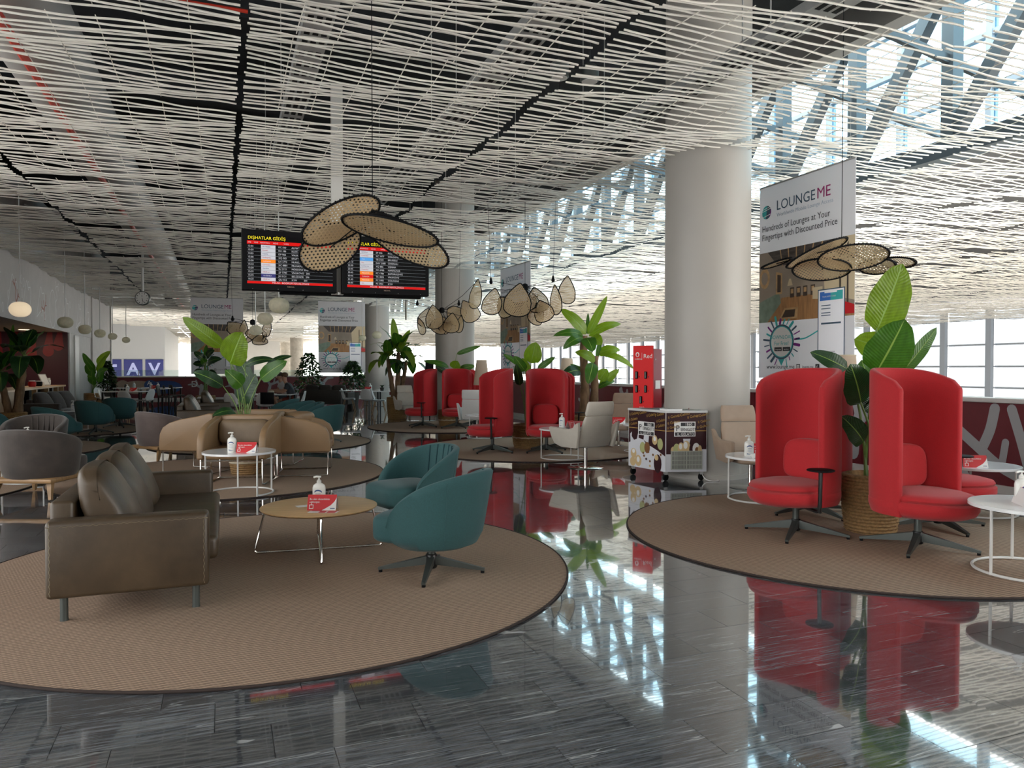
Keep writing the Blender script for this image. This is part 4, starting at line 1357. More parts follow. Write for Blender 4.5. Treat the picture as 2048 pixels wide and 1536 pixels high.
# velvet chairs, sofas and teal chairs further back on the left
place(PV, 'brown velvet tub chair with oak legs, back to the camera', pos(-5.56, 8.85), face(178), 'velvet tub chairs')
place(PV, 'brown velvet tub chair behind the oak-legged one, facing us', pos(-7.05, 11.05), face(12), 'velvet tub chairs')
PVP = tub_chair('velvet_pink')
place(PVP, 'mauve velvet tub chair behind the beige armchair', pos(-5.85, 12.6, 0.0), face(150), 'velvet tub chairs')
place(PRT, 'white ring table between the velvet tub chairs', pos(-6.35, 9.95), 0.2, 'white ring tables')
place(PBOT, 'white pump bottle between the velvet tub chairs', at(54, 9.75, Z5 + 0.06), face(60), 'sanitiser bottles').location.z = Z5
place(PS, 'brown sofa behind the beige armchairs, nearer of two in a row', c(-7.20, 17.3), R(90), 'brown leather sofas')
place(PS, 'brown sofa behind the beige armchairs, farther of two in a row', c(-8.35, 21.0), R(90), 'brown leather sofas')
PS2 = sofa('velvet_sofa', 'velvet', stitch=False)
place(PS2, 'grey brown sofa at the left edge below the bar counter', c(-12.25, 20.4), R(75), 'velvet sofas')
TL = 'teal chairs near the bar'
place(PT, 'teal chair with its back to us beside the velvet chair', c(-8.85, 14.6, RZ), face(150), TL)
place(PT, 'teal chair in the middle of the row near the bar', c(-9.62, 17.3, RZ), face(170), TL)
place(PT, 'teal chair farthest right in the row near the bar', c(-10.05, 19.2, RZ), face(-160), TL)
place(PT, 'teal chair mostly hidden behind the velvet chair back', c(-9.75, 13.9, RZ), face(175), TL)
place(PBOT, 'white pump bottle behind the teal chairs near the bar', at(146, 17.9, Z5), 0, 'sanitiser bottles')
place(PRT, 'white ring table behind the teal chairs near the bar', at(146, 18.0, RZ), 0, 'white ring tables')
TR = 'teal chairs behind the beige armchairs'
place(PT, 'teal chair at front right behind the beige armchairs', c(-3.86, 15.3, RZ), face(-118), TR)
place(PT, 'teal chair with ribbed back behind the beige armchairs', c(-4.52, 16.2, RZ), face(-60), TR)
place(PT, 'teal chair left of the ribbed one behind the beige armchairs', c(-4.95, 17.15, RZ), face(-120), TR)
place(PT, 'teal chair at the back of the group behind the beige armchairs', c(-5.65, 18.3, RZ), face(-100), TR)
# ------------------------------------------------------------------ plants
def leaf(A, B, W, nrm, m, parent, arch=0.12, fold=0.18, name='leaf', tear=0, blunt=0.75, twist=0.0):
    A, B = Vector(A), Vector(B)
    d = B - A
    L = d.length
    n = Vector(nrm)
    n = (n - d * n.dot(d) / (L * L))
    if n.length < 1e-4: n = Vector((0, 0, 1)) - d * d.z / (L * L)
    n.normalize()
    s = d.normalized().cross(n)
    N = 11
    cols = (-1, -0.55, -0.04, 0.04, 0.55, 1)
    vs, fs, mi = [], [], []
    for i in range(N + 1):
        t = i / N
        w = W / 2 * (math.sin(PI * min(1, t ** blunt * 0.97 + 0.03)) ** 0.55) * (1.0 if t < 0.98 else 0.25)
        if i == 0: w = W * 0.05
        ss = s * math.cos(twist * t) + n * math.sin(twist * t)
        nn2 = n * math.cos(twist * t) - s * math.sin(twist * t)
        P = A + d * t + n * (arch * L * 4 * t * (1 - t)) 
        for cc in cols:
            wob = 0.03 * W * math.sin(t * 17 + cc * 3 + tear) * abs(cc)
            vs.append(P + ss * (cc * w) + nn2 * (fold * abs(cc) * w * (1 - 0.5 * abs(cc)) + wob) + (nn2 * 0.004 if abs(cc) < 0.1 else Vector()))
    k = len(cols)
    for i in range(N):
        for j in range(k - 1):
            fs.append((i * k + j, i * k + j + 1, (i + 1) * k + j + 1, (i + 1) * k + j))
            mi.append(1 if j == 2 else 0)
    mb = MB()
    mb.v = [tuple(v) for v in vs]; mb.f = fs; mb.mi = mi
    o = mb.build(name, [m, 'midrib'], parent, ang=60)
    uvl = o.data.uv_layers.new(name='UVMap')
    for lp in o.data.loops:
        i_, j_ = divmod(lp.vertex_index, k)
        uvl.data[lp.index].uv = (cols[j_] * 1.0, i_ / N)
    return o
def basket(name, label, loc, r_=0.25, h=0.53, band=None, group='woven plant baskets', m='basket', handles=False):
    t_ = thing(name, label, 'basket', loc, 0, group)
    prof = [(r_ * 0.86, 0.0)]
    nrow = int(h / 0.03)
    for k in range(nrow * 2 + 1):
        z = 0.006 + (h - 0.012) * k / (nrow * 2)
        s = z / h
        rr = r_ * (0.88 + 0.14 * math.sin(min(1, s * 1.1) * PI * 0.62))
        prof.append((rr + (0.008 if k % 2 else -0.006), z))
    prof += [(prof[-1][0] - 0.03, h), (prof[-1][0] - 0.04, h - 0.06)]
    mb = MB().lathe(prof, 56, caps=False)
    # woven strands: alternate facets pushed in and out
    mb.v = [(x * (1 + 0.022 * math.sin(14 * math.atan2(y, x) + 3.14 * int(z / 0.03))), y * (1 + 0.022 * math.sin(14 * math.atan2(y, x) + 3.14 * int(z / 0.03))), z) for x, y, z in mb.v]
    mb.build('weave', m, t_, ang=30)
    MB().lathe([(r_ * 0.93, h - 0.07), (0.01, h - 0.065)], 28).build('soil', 'soil', t_)
    MB().lathe([(r_ * 0.84, 0.002), (0.02, 0.003)], 28).build('bottom', m, t_)
    if band:
        MB().lathe([(r_ * 0.99, band), (r_ * 1.03, band + 0.008), (r_ * 1.03, band + 0.024), (r_ * 0.99, band + 0.032)], 40, caps=False).build('woven_band', 'basket_band', t_)
    if handles:
        for a in (95, 250):
            x, y = r_ * math.cos(R(a)), r_ * math.sin(R(a))
            pts = [(x * 1.02 + 0.10 * math.cos(R(a + 90)) * math.cos(q), y * 1.02 + 0.10 * math.sin(R(a + 90)) * math.cos(q), h - 0.06 - 0.09 * math.sin(q)) for q in (PI * k / 10 for k in range(11))]
            MB().tube(pts, 0.012, 8).build('handle', m, t_)
    return t_
def P3(px, py, D):
    return at(px, D, EYE - (py - HZ) * D / FPX)
TOCAM = (Vector((0, 0, EYE)) - c(0, 10, EYE)).normalized()
def plant_px(name, label, D, foot, leaves, stalk_r=0.011, group='leafy potted plants', stalks=True):
    """leaves: (base px, base py, tip px, tip py, width px, material, depth shift, arch)"""
    F_ = Vector(foot)
    t_ = thing(name, label, 'plant', F_, 0, group)
    for k, (bx_, by_, tx_, ty_, w, m, dd, ar) in enumerate(leaves):
        A = P3(bx_, by_, D + dd) - F_
        B = P3(tx_, ty_, D + dd * 1.6 - 0.10) - F_
        nv = TOCAM + Vector((0, 0, 0.5 if ar > 0.1 else 0.15))
        leaf(A, B, w * (D + dd) / FPX, nv, m, t_, arch=ar, tear=k)
        if stalks:
            base = Vector((0.05 * math.cos(k * 2.4), 0.05 * math.sin(k * 2.4), 0.0))
            mid = base.lerp(A, 0.55) + Vector((0, 0, 0.06 * A.z))
            mid.x = base.x + (A.x - base.x) * 0.38; mid.y = base.y + (A.y - base.y) * 0.38
            MB().tube(smooth_path([base, mid, A, A.lerp(B, 0.12)], 5), stalk_r, 7, r2=stalk_r * 0.5).build('stalk', 'stalk', t_)
    return t_
Lm, Gr, Dk = 'leaf_lime', 'leaf_green', 'leaf_dark'
# right group
bk = c(3.30, 6.88, RZ)
basket('woven_basket', 'tall woven seagrass basket between the right red chairs', bk, 0.245, 0.53, handles=True)
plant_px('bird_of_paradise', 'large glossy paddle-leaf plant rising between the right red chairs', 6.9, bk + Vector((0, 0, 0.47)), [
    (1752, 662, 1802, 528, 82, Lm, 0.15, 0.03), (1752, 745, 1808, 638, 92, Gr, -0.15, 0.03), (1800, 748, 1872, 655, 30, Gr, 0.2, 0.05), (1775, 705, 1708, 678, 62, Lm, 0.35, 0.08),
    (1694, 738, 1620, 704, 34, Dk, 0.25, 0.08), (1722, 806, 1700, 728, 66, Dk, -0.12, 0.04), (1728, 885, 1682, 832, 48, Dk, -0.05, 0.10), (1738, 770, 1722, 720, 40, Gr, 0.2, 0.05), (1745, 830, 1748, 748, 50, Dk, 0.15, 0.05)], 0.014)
# beige group
bk = c(-3.78, 10.64, RZ)
basket('woven_basket', 'low woven basket with pale band under the beige armchairs', bk, 0.225, 0.46, band=0.16)
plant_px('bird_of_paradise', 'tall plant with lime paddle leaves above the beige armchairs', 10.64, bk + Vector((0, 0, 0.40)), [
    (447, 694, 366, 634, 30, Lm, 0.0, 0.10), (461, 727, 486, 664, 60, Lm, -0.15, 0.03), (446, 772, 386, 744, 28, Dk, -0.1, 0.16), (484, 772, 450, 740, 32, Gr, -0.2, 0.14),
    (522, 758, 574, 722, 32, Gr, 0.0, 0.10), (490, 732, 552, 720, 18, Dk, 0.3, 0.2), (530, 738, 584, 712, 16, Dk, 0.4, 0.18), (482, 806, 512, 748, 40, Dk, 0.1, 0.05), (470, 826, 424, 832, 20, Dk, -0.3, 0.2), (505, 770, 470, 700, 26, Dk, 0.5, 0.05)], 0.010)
# middle and far red groups
bk = c(0.30, 14.15, RZ)
basket('woven_basket', 'woven basket with white band under the middle red chairs', bk, 0.29, 0.45, band=0.19)
plant_px('bird_of_paradise', 'paddle-leaf plant poking out above the middle red chairs', 14.15, bk + Vector((0, 0, 0.4)), [
    (1062, 726, 1072, 684, 36, Lm, 0.0, 0.1), (1046, 732, 1006, 708, 12, Gr, 0.1, 0.06), (1050, 742, 1028, 712, 20, Gr, -0.1, 0.06), (1076, 738, 1110, 714, 13, Gr, 0.1, 0.1), (1040, 770, 1032, 728, 18, Dk, -0.2, 0.05), (1058, 745, 1044, 716, 16, Lm, 0.2, 0.05)], 0.010)
bk = c(-1.66, 19.75, RZ)
basket('woven_basket', 'woven basket under the farthest red chairs', bk, 0.28, 0.42, band=0.14)
plant_px('bird_of_paradise', 'paddle-leaf plant poking out above the farthest red chairs', 19.75, bk + Vector((0, 0, 0.36)), [
    (914, 708, 962, 692, 10, Gr, 0.0, 0.06), (897, 734, 846, 722, 12, Gr, 0.1, 0.12), (908, 738, 916, 722, 24, Lm, -0.1, 0.05), (920, 738, 950, 732, 14, Gr, 0.1, 0.1), (892, 745, 872, 732, 12, Dk, 0.2, 0.1)], 0.008)

def crown(t_, ctr, n, L, W, rnd_, mats, up=0.25, stem_r=0.012):
    for k in range(n):
        az = 2 * PI * k / n + rnd_.uniform(-0.3, 0.3)
        tier = k % 3
        el = (1.15, 0.55, 0.05)[tier] + rnd_.uniform(-0.15, 0.15)
        LL = L * rnd_.uniform(0.75, 1.05)
        d = Vector((math.cos(az) * math.cos(el), math.sin(az) * math.cos(el), math.sin(el)))
        A = ctr + d * 0.16 * L
        B = ctr + Vector((math.cos(az), math.sin(az), 0)) * LL * (0.45, 0.75, 0.72)[tier] + Vector((0, 0, LL * (0.62, 0.18, -0.42)[tier]))
        leaf(A, B, W * rnd_.uniform(0.8, 1.1), Vector((-0.2 * math.cos(az), -0.2 * math.sin(az), 1)), rnd_.choice(mats), t_, arch=(0.06, 0.16, 0.22)[tier], tear=k)
        MB().tube([ctr, ctr.lerp(A, 0.6) + Vector((0, 0, 0.02)), A.lerp(B, 0.08)], stem_r, 6, r2=stem_r * 0.5).build('stalk', 'stalk', t_)
def banana(name, label, foot, trunks, L, W, seed, mats, ups=(), n=9):
    rnd_ = random.Random(seed)
    t_ = thing(name, label, 'plant', foot, 0, 'banana plants')
    for k, (dx, dy, h, r_) in enumerate(trunks):
        pts = smooth_path([(dx * 0.35, dy * 0.35, 0), (dx * 0.6, dy * 0.6, h * 0.4), (dx * 0.85, dy * 0.85, h * 0.75), (dx, dy, h)], 4)
        mb = MB()
        rings = []
        for i, p in enumerate(pts):
            f = i / (len(pts) - 1)
            rr = r_ * (1.05 - 0.35 * f) * (1 + 0.10 * math.sin(i * 2.1 + k))
            rings.append([p + Vector((math.cos(2 * PI * j / 12), math.sin(2 * PI * j / 12), 0)) * rr * (1 + 0.06 * math.sin(j * 3 + i)) for j in range(12)])
        mb.loft(rings)
        mb.build('trunk', 'trunk', t_)
        crown(t_, Vector((dx, dy, h)), n, L * (1 if k == 0 else 0.85), W, rnd_, mats)
    for (dx, dz, h, l, w, m) in ups:
        leaf(Vector((0, 0, h)), Vector((dx, 0, h)) + Vector((0, 0, dz)), w, TOCAM, m, t_, arch=0.03)
    return t_
bk = at(1166, 15.4, 0)
basket('woven_basket', 'woven basket under the tall banana plant by the cream chair', bk, 0.27, 0.55)
f0 = bk + Vector((0, 0, 0.48))
tp = plant_px('banana_plant', 'tall banana plant with bright leaves left of the red charging kiosk', 15.4, f0, [
    (1176, 668, 1214, 592, 17, Lm, 0.0, 0.03), (1172, 668, 1120, 618, 26, Lm, 0.0, 0.12), (1178, 672, 1242, 648, 20, Lm, 0.1, 0.22), (1166, 672, 1106, 672, 18, Gr, -0.1, 0.22),
    (1166, 676, 1126, 698, 22, Gr, -0.15, 0.25), (1174, 668, 1176, 626, 8, Gr, 0.1, 0.02), (1172, 676, 1186, 704, 30, Gr, -0.3, 0.15), (1180, 676, 1204, 690, 28, Lm, -0.2, 0.2),
    (1194, 716, 1202, 672, 10, Gr, 0.1, 0.03), (1196, 708, 1240, 700, 22, Lm, 0.1, 0.2), (1198, 706, 1268, 738, 14, Lm, 0.2, 0.2), (1190, 722, 1150, 704, 22, Lm, -0.1, 0.15), (1186, 726, 1176, 768, 26, Gr, -0.2, 0.1),
    (1200, 772, 1238, 738, 18, Lm, 0.2, 0.08), (1196, 776, 1230, 762, 12, Gr, 0.2, 0.2), (1160, 742, 1122, 752, 26, Dk, -0.2, 0.18), (1180, 750, 1140, 728, 10, Gr, 0.1, 0.1), (1198, 760, 1214, 738, 26, Lm, 0.1, 0.05)], 0.012, 'banana plants', stalks=False)
for (x0, y0, x1, y1, r_) in ((1166, 822, 1170, 672, 0.10), (1182, 822, 1194, 712, 0.085)):
    A = P3(x0, y0, 15.4) - f0; A.z = -0.05
    B = P3(x1, y1, 15.4) - f0
    mb = MB(); rings = []
    for i in range(13):
        f = i / 12
        p = A.lerp(B, f) + Vector((0.03 * math.sin(f * 5), 0, 0))
        rings.append([p + Vector((math.cos(2 * PI * j / 12), math.sin(2 * PI * j / 12), 0)) * r_ * (1.1 - 0.4 * f) * (1 + 0.09 * math.sin(i * 2.3 + j)) for j in range(12)])
    mb.loft(rings).build('trunk', 'trunk', tp)
bk = at(794, 22.5, 0)
basket('woven_basket', 'tall woven basket of the banana plant by the dining tables', bk, 0.30, 0.66, handles=False)
banana('banana_plant', 'banana plant in a woven basket before the grey column', bk + Vector((0, 0, 0.58)), ((0.05, 0.0, 1.42, 0.085), (-0.26, 0.05, 1.2, 0.075), (0.30, 0.1, 1.12, 0.075)), 1.2, 0.30, 4, [Gr, Lm, Gr, Dk], ((-0.12, 0.95, 1.5, 0.9, 0.24, Lm), (0.4, 0.65, 1.45, 0.6, 0.2, Lm)), 13)
bk = at(26, 17.4, 0)
basket('woven_basket', 'dark basket of the banana plant before the bar', bk, 0.27, 0.5)
banana('banana_plant', 'dark green banana plant standing before the bar counter', bk + Vector((0, 0, 0.44)), ((0.22, 0.0, 1.35, 0.10), (-0.28, 0.1, 0.95, 0.085)), 1.25, 0.38, 9, [Gr, Dk, Dk], ((0.02, 0.75, 1.35, 0.7, 0.13, Gr),), 10)
bk = at(186, 27.5, 0)
basket('planter_box', 'wooden planter with leafy plant at the end of the bar', bk, 0.30, 0.62, m='wood', group='planters by the far parapet')
plant_px('bird_of_paradise', 'leafy plant in a wooden planter at the end of the bar', 27.5, bk + Vector((0, 0, 0.55)), [
    (190, 740, 166, 706, 14, Gr, 0, 0.1), (195, 730, 222, 702, 16, Lm, 0, 0.1), (188, 750, 172, 728, 18, Gr, -0.2, 0.1), (195, 745, 214, 712, 12, Lm, -0.1, 0.05), (196, 752, 216, 738, 16, Gr, -0.2, 0.15),
    (190, 758, 174, 752, 16, Gr, -0.3, 0.2), (186, 770, 184, 740, 18, Gr, -0.3, 0.05), (197, 765, 206, 735, 16, Gr, 0.2, 0.05)], 0.02)
bk = at(411, 25.0, 0)
basket('woven_basket', 'round basket of the dark plant before the far parapet', bk, 0.30, 0.62)
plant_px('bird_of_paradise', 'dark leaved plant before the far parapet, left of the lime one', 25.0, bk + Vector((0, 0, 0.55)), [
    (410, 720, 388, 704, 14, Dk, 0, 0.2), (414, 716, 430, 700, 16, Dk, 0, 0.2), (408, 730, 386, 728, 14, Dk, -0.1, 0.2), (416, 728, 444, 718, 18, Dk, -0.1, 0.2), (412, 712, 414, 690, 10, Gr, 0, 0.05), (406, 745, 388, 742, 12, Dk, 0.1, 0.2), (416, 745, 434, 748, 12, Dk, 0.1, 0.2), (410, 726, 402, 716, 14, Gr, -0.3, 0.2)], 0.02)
def ficus(label, loc, h, r_, seed, pot):
    rnd_ = random.Random(seed)
    t_ = thing('potted_ficus', label, 'plant', loc, 0, 'potted ficus trees')
    MB().lathe([(0.22, 0), (0.27, 0.30), (0.30, 0.52), (0.28, 0.53), (0.26, 0.46), (0.02, 0.46)], 24).build('pot', pot, t_)
    MB().tube([(0, 0, 0.4), (0.03, 0.02, 0.8), (0, 0, h * 0.8)], 0.03, 7, r2=0.012).build('trunk', 'trunk', t_)
    mb = MB()
    for k in range(1300):
        f = rnd_.random() ** 0.8
        z = 0.62 + (h - 0.62) * f
        rr = r_ * 1.15 * (1.15 - 0.95 * f ** 2.2) * math.sqrt(rnd_.random())
        a = rnd_.uniform(0, 2 * PI)
        p = Vector((rr * math.cos(a), rr * math.sin(a), z))
        d = Vector((math.cos(a + rnd_.uniform(-1, 1)), math.sin(a + rnd_.uniform(-1, 1)), rnd_.uniform(-0.9, 0.1))).normalized()
        s = d.cross(Vector((rnd_.uniform(-1, 1), rnd_.uniform(-1, 1), 1))).normalized()
        l = rnd_.uniform(0.10, 0.17)
        mb.add([p, p + d * l * 0.5 + s * l * 0.24, p + d * l, p + d * l * 0.5 - s * l * 0.24], [(0, 1, 2, 3)], 0 if rnd_.random() < 0.85 else 1)
    tag(mb.build('foliage', ['leaf_dark', 'leaf_green'], t_, ang=0), kind='stuff')
    return t_
ficus('bushy dark ficus in a pot left of the hanging banner', at(618, 30.0, 0), 2.15, 0.42, 1, 'pot_dark')
ficus('bushy dark ficus in a pot right of the hanging banner', at(705, 31.5, 0), 1.85, 0.40, 2, 'pot_dark')
ficus('dark ficus beside the leafy plant at the end of the bar', at(213, 31.0, 0), 1.85, 0.27, 3, 'pot_dark')

# ------------------------------------------------------------------ pendants
def px_vec(dx, dy, dD, D):
    return c(dx * D / FPX, 0, 0) + c(0, dD, 0) + Vector((0, 0, -dy * D / FPX))
def cane_leaf(parent, ctr, A, B, tear=False, rim='black', nm='cane_leaf', n=56, rr=0.009, bind=True):
    ctr, A, B = Vector(ctr), Vector(A), Vector(B)
    la, lb = A.length, B.length
    ax = A.normalized(); bx = (B - ax * B.dot(ax)).normalized(); nz = ax.cross(bx)
    def pt(t):
        x, y = math.cos(t), math.sin(t)
        if tear:
            f = (1 - x) / 2
            y *= 0.25 + 1.1 * f ** 0.7 if x > -2 else 1
            y = max(-1, min(1, y * 1.05))
        return (x * la, y * lb)
    pts = [pt(2 * PI * k / n) for k in range(n)]
    mb = MB()
    rings = []
    for s in (1.0, 0.7, 0.4, 0.1):
        rings.append([(x * s, y * s, 0.05 * (1 - s * s) * lb) for x, y in pts])
    mb.loft(rings, True, False)
    mb.add([(p[0], p[1], p[2]) for p in rings[-1]], [tuple(range(n))])
    o = mb.build(nm, 'cane', parent, ang=60)
    rot = Matrix((ax, bx, nz)).transposed().to_4x4()
    o.matrix_local = Matrix.Translation(ctr) @ rot
    rm = MB().tube([(x, y, 0) for x, y in pts], rr, 6, closed=True)
    if bind:
        for k in range(0, n):
            x, y = pts[k]
            L = math.hypot(x, y) or 1
            rm.tube([(x * (1 - 0.02 / L), y * (1 - 0.02 / L), 0.006), (x * (1 + 0.012 / L), y * (1 + 0.012 / L), 0.004)], rr * 0.7, 4)
    rm.build('rim', rim, o)
    return o
def oval_pendant(label, hubpx, D, ovals):
    H_ = P3(hubpx[0], hubpx[1], D)
    t_ = thing('cane_pendant_lamp', label, 'lamp', H_, 0, 'woven cane pendants')
    MB().lathe([(0.004, -0.045), (0.035, -0.04), (0.05, 0), (0.035, 0.04), (0.012, 0.05)], 16).build('hub', 'black', t_)
    MB().tube([(0, 0, 0.04), (0, 0, 7.2 - H_.z)], 0.0035, 6).build('cord', 'black', t_)
    for (px, py, ax, ay, mn, dD, lean) in ovals:
        ctr = P3(px, py, D + dD) - H_
        A = px_vec(ax, ay, 0.02, D)
        La = math.hypot(ax, ay)
        real = 0.20 * FPX / D
        b = min(mn, real)
        dep = math.sqrt(max(0, real ** 2 - b ** 2)) * D / FPX
        B = px_vec(-ay / La * b, ax / La * b, lean * dep, D)
        cane_leaf(t_, ctr, A, B)
        MB().tube([(0, 0, 0), ctr * 0.5 + Vector((0, 0, 0.02)), ctr], 0.005, 5).build('arm', 'black', t_)
    return t_
oval_pendant('pendant of woven cane ovals in front of the flight boards', (746, 438), 6.0, [
    (684, 443, 73, -40, 23, -0.10, 1), (662, 496, 56, -34, 34, 0.06, 1), (781, 463, 92, 20, 16, -0.16, 1), (812, 484, 84, 42, 30, 0.02, 1), (768, 446, 42, 14, 10, 0.15, 1)])
oval_pendant('pendant of woven cane ovals before the big banner', (1681, 502), 7.4, [
    (1632, 507, 60, -25, 12, -0.05, 1), (1705, 516, 70, -2, 21, -0.12, 1), (1642, 540, 58, 4, 17, 0.08, 1), (1752, 534, 28, 9, 9, 0.12, 1), (1551, 528, 24, -5, 3, 0.2, 1), (1794, 526, 26, 8, 3, 0.25, 1)])
def drop_pendant(label, hubpx, D, drops, arms):
    H_ = P3(hubpx[0], hubpx[1], D)
    t_ = thing('cane_drop_pendant_lamp', label, 'lamp', H_, 0, 'cane drop clusters')
    MB().lathe([(0.01, -0.06), (0.05, -0.05), (0.06, 0), (0.05, 0.05), (0.012, 0.07)], 14).build('hub', 'black', t_)
    MB().tube([(0, 0, 0.05), (0, 0, 7.0 - H_.z)], 0.004, 5).build('cord', 'black', t_)
    for k, (px, py, ln, wd, ang, dD) in enumerate(drops):
        ctr = P3(px, py, D + dD) - H_
        a = R(ang)
        A = px_vec(math.sin(a) * ln, -math.cos(a) * ln, 0, D)
        real = 0.24 * FPX / D
        b = min(wd, real)
        dep = math.sqrt(max(0, real ** 2 - b ** 2)) * D / FPX
        B = px_vec(math.cos(a) * b, math.sin(a) * b, dep * (1 if k % 2 else -1), D)
        cane_leaf(t_, ctr, A, B, tear=True, n=30, rr=0.009, bind=False)
        MB().tube([(0, 0, 0), ctr * 0.6 + Vector((0, 0, 0.1)), ctr + A * 0.9], 0.005, 5).build('arm', 'black', t_)
    for px, py in arms:
        q = P3(px, py, D) - H_
        MB().lathe([(0.02, q.z - 0.06), (0.035, q.z - 0.03), (0.012, q.z + 0.06)], 8, q.x, q.y).build('weight', 'black', t_)
        MB().tube([q, (q.x * 1.25, q.y * 1.25, 7.0 - H_.z)], 0.003, 4).build('stay_cord', 'black', t_)
        MB().tube([q, (0, 0, 0)], 0.004, 4).build('arm', 'black', t_)
drop_pendant('cluster of cane drop shades over the middle red chairs', (1050, 575), 13.5, [
    (985, 603, 27, 20, 12, 0), (1036, 600, 33, 30, 8, -0.2), (1010, 613, 22, 18, -30, 0.1), (1074, 600, 26, 22, -14, 0.15), (1086, 622, 22, 18, -20, 0.0), (1074, 630, 20, 16, 30, 0.2), (1111, 600, 30, 10, -4, 0), (1134, 580, 28, 18, 2, 0.1), (1060, 610, 24, 12, 40, 0.3)],
    ((982, 562), (1106, 558)))
drop_pendant('cluster of cane drop shades before the second white column', (884, 621), 16.5, [
    (842, 652, 18, 9, -20, 0), (854, 636, 20, 15, 10, 0.1), (868, 634, 24, 18, -6, -0.15), (880, 650, 18, 15, 30, 0.1), (903, 646, 20, 17, 6, -0.1), (915, 630, 20, 18, 70, 0.15), (920, 648, 18, 9, 10, 0), (938, 622, 24, 18, -30, 0.1), (952, 588, 30, 13, 8, 0), (892, 655, 14, 10, 60, 0.2), (812, 620, 20, 2, 0, 0.3)],
    ((835, 606), (918, 606)))
drop_pendant('cluster of cane drop shades between the lime plant and flight boards', (506, 645), 17.0, [
    (488, 657, 17, 14, 5, 0), (512, 668, 14, 12, 40, -0.1), (535, 656, 18, 14, 20, 0.1), (520, 680, 10, 9, -10, 0), (530, 675, 9, 9, 30, 0.1), (470, 655, 17, 12, -50, 0.1), (504, 674, 13, 10, 60, 0.1)],
    ((466, 637),))
mat('globe_weave', (0.74, 0.645, 0.52), 0.8, var=0.2, vscale=18, bump=0.5, bscale=25, trans=0.55)
def globe(label, px, py, d_px, D, lit=False, squash=0.78):
    r_ = d_px / 2 * D / FPX
    p = P3(px, py, D)
    t_ = thing('globe_pendant_lamp', label, 'lamp', p, 0, 'woven globe pendants')
    prof = [(r_ * math.cos(R(a)) ** 0.85 if abs(a) < 90 else 0.004, r_ * squash * math.sin(R(a)) * 1.0) for a in range(-80, 81, 10)]
    MB().lathe(prof, 26).build('shade', 'glow_lamp' if lit else 'globe_weave', t_, ang=60)
    MB().tube([(0, 0, r_ * squash), (0, 0, 5.3 - p.z)], 0.016 if D > 20 else 0.011, 6).build('rod', 'white_metal', t_)
    return t_
globe('lit woven globe lamp at the left edge above the bar', 42, 619, 39, 15.5, True)
globe('second woven globe lamp in the row above the bar', 132, 645, 29, 20.0)
globe('third woven globe lamp in the row above the bar', 171, 659, 24, 23.5)
globe('fourth woven globe lamp in the row above the bar', 201, 667, 21, 27.0)
globe('fifth woven globe lamp in the row above the bar', 226, 673, 17, 31.0)
globe('sixth and last woven globe lamp, before the white sign wall', 253, 680, 15, 34.5)
globe('largest woven globe lamp just under the left flight board', 559, 611, 40, 14.5)
globe('woven globe lamp below and left of the largest one', 531, 638, 31, 15.5)
globe('woven globe lamp among the cane drops over the lime plant', 512, 661, 25, 16.2)
globe('woven globe lamp before the left part of the hanging banner', 665, 686, 13, 33.0)
globe('woven globe lamp at the right edge of the hanging banner', 725, 676, 15, 31.0)
globe('faint woven globe lamp before the grey column', 754, 670, 19, 27.0)

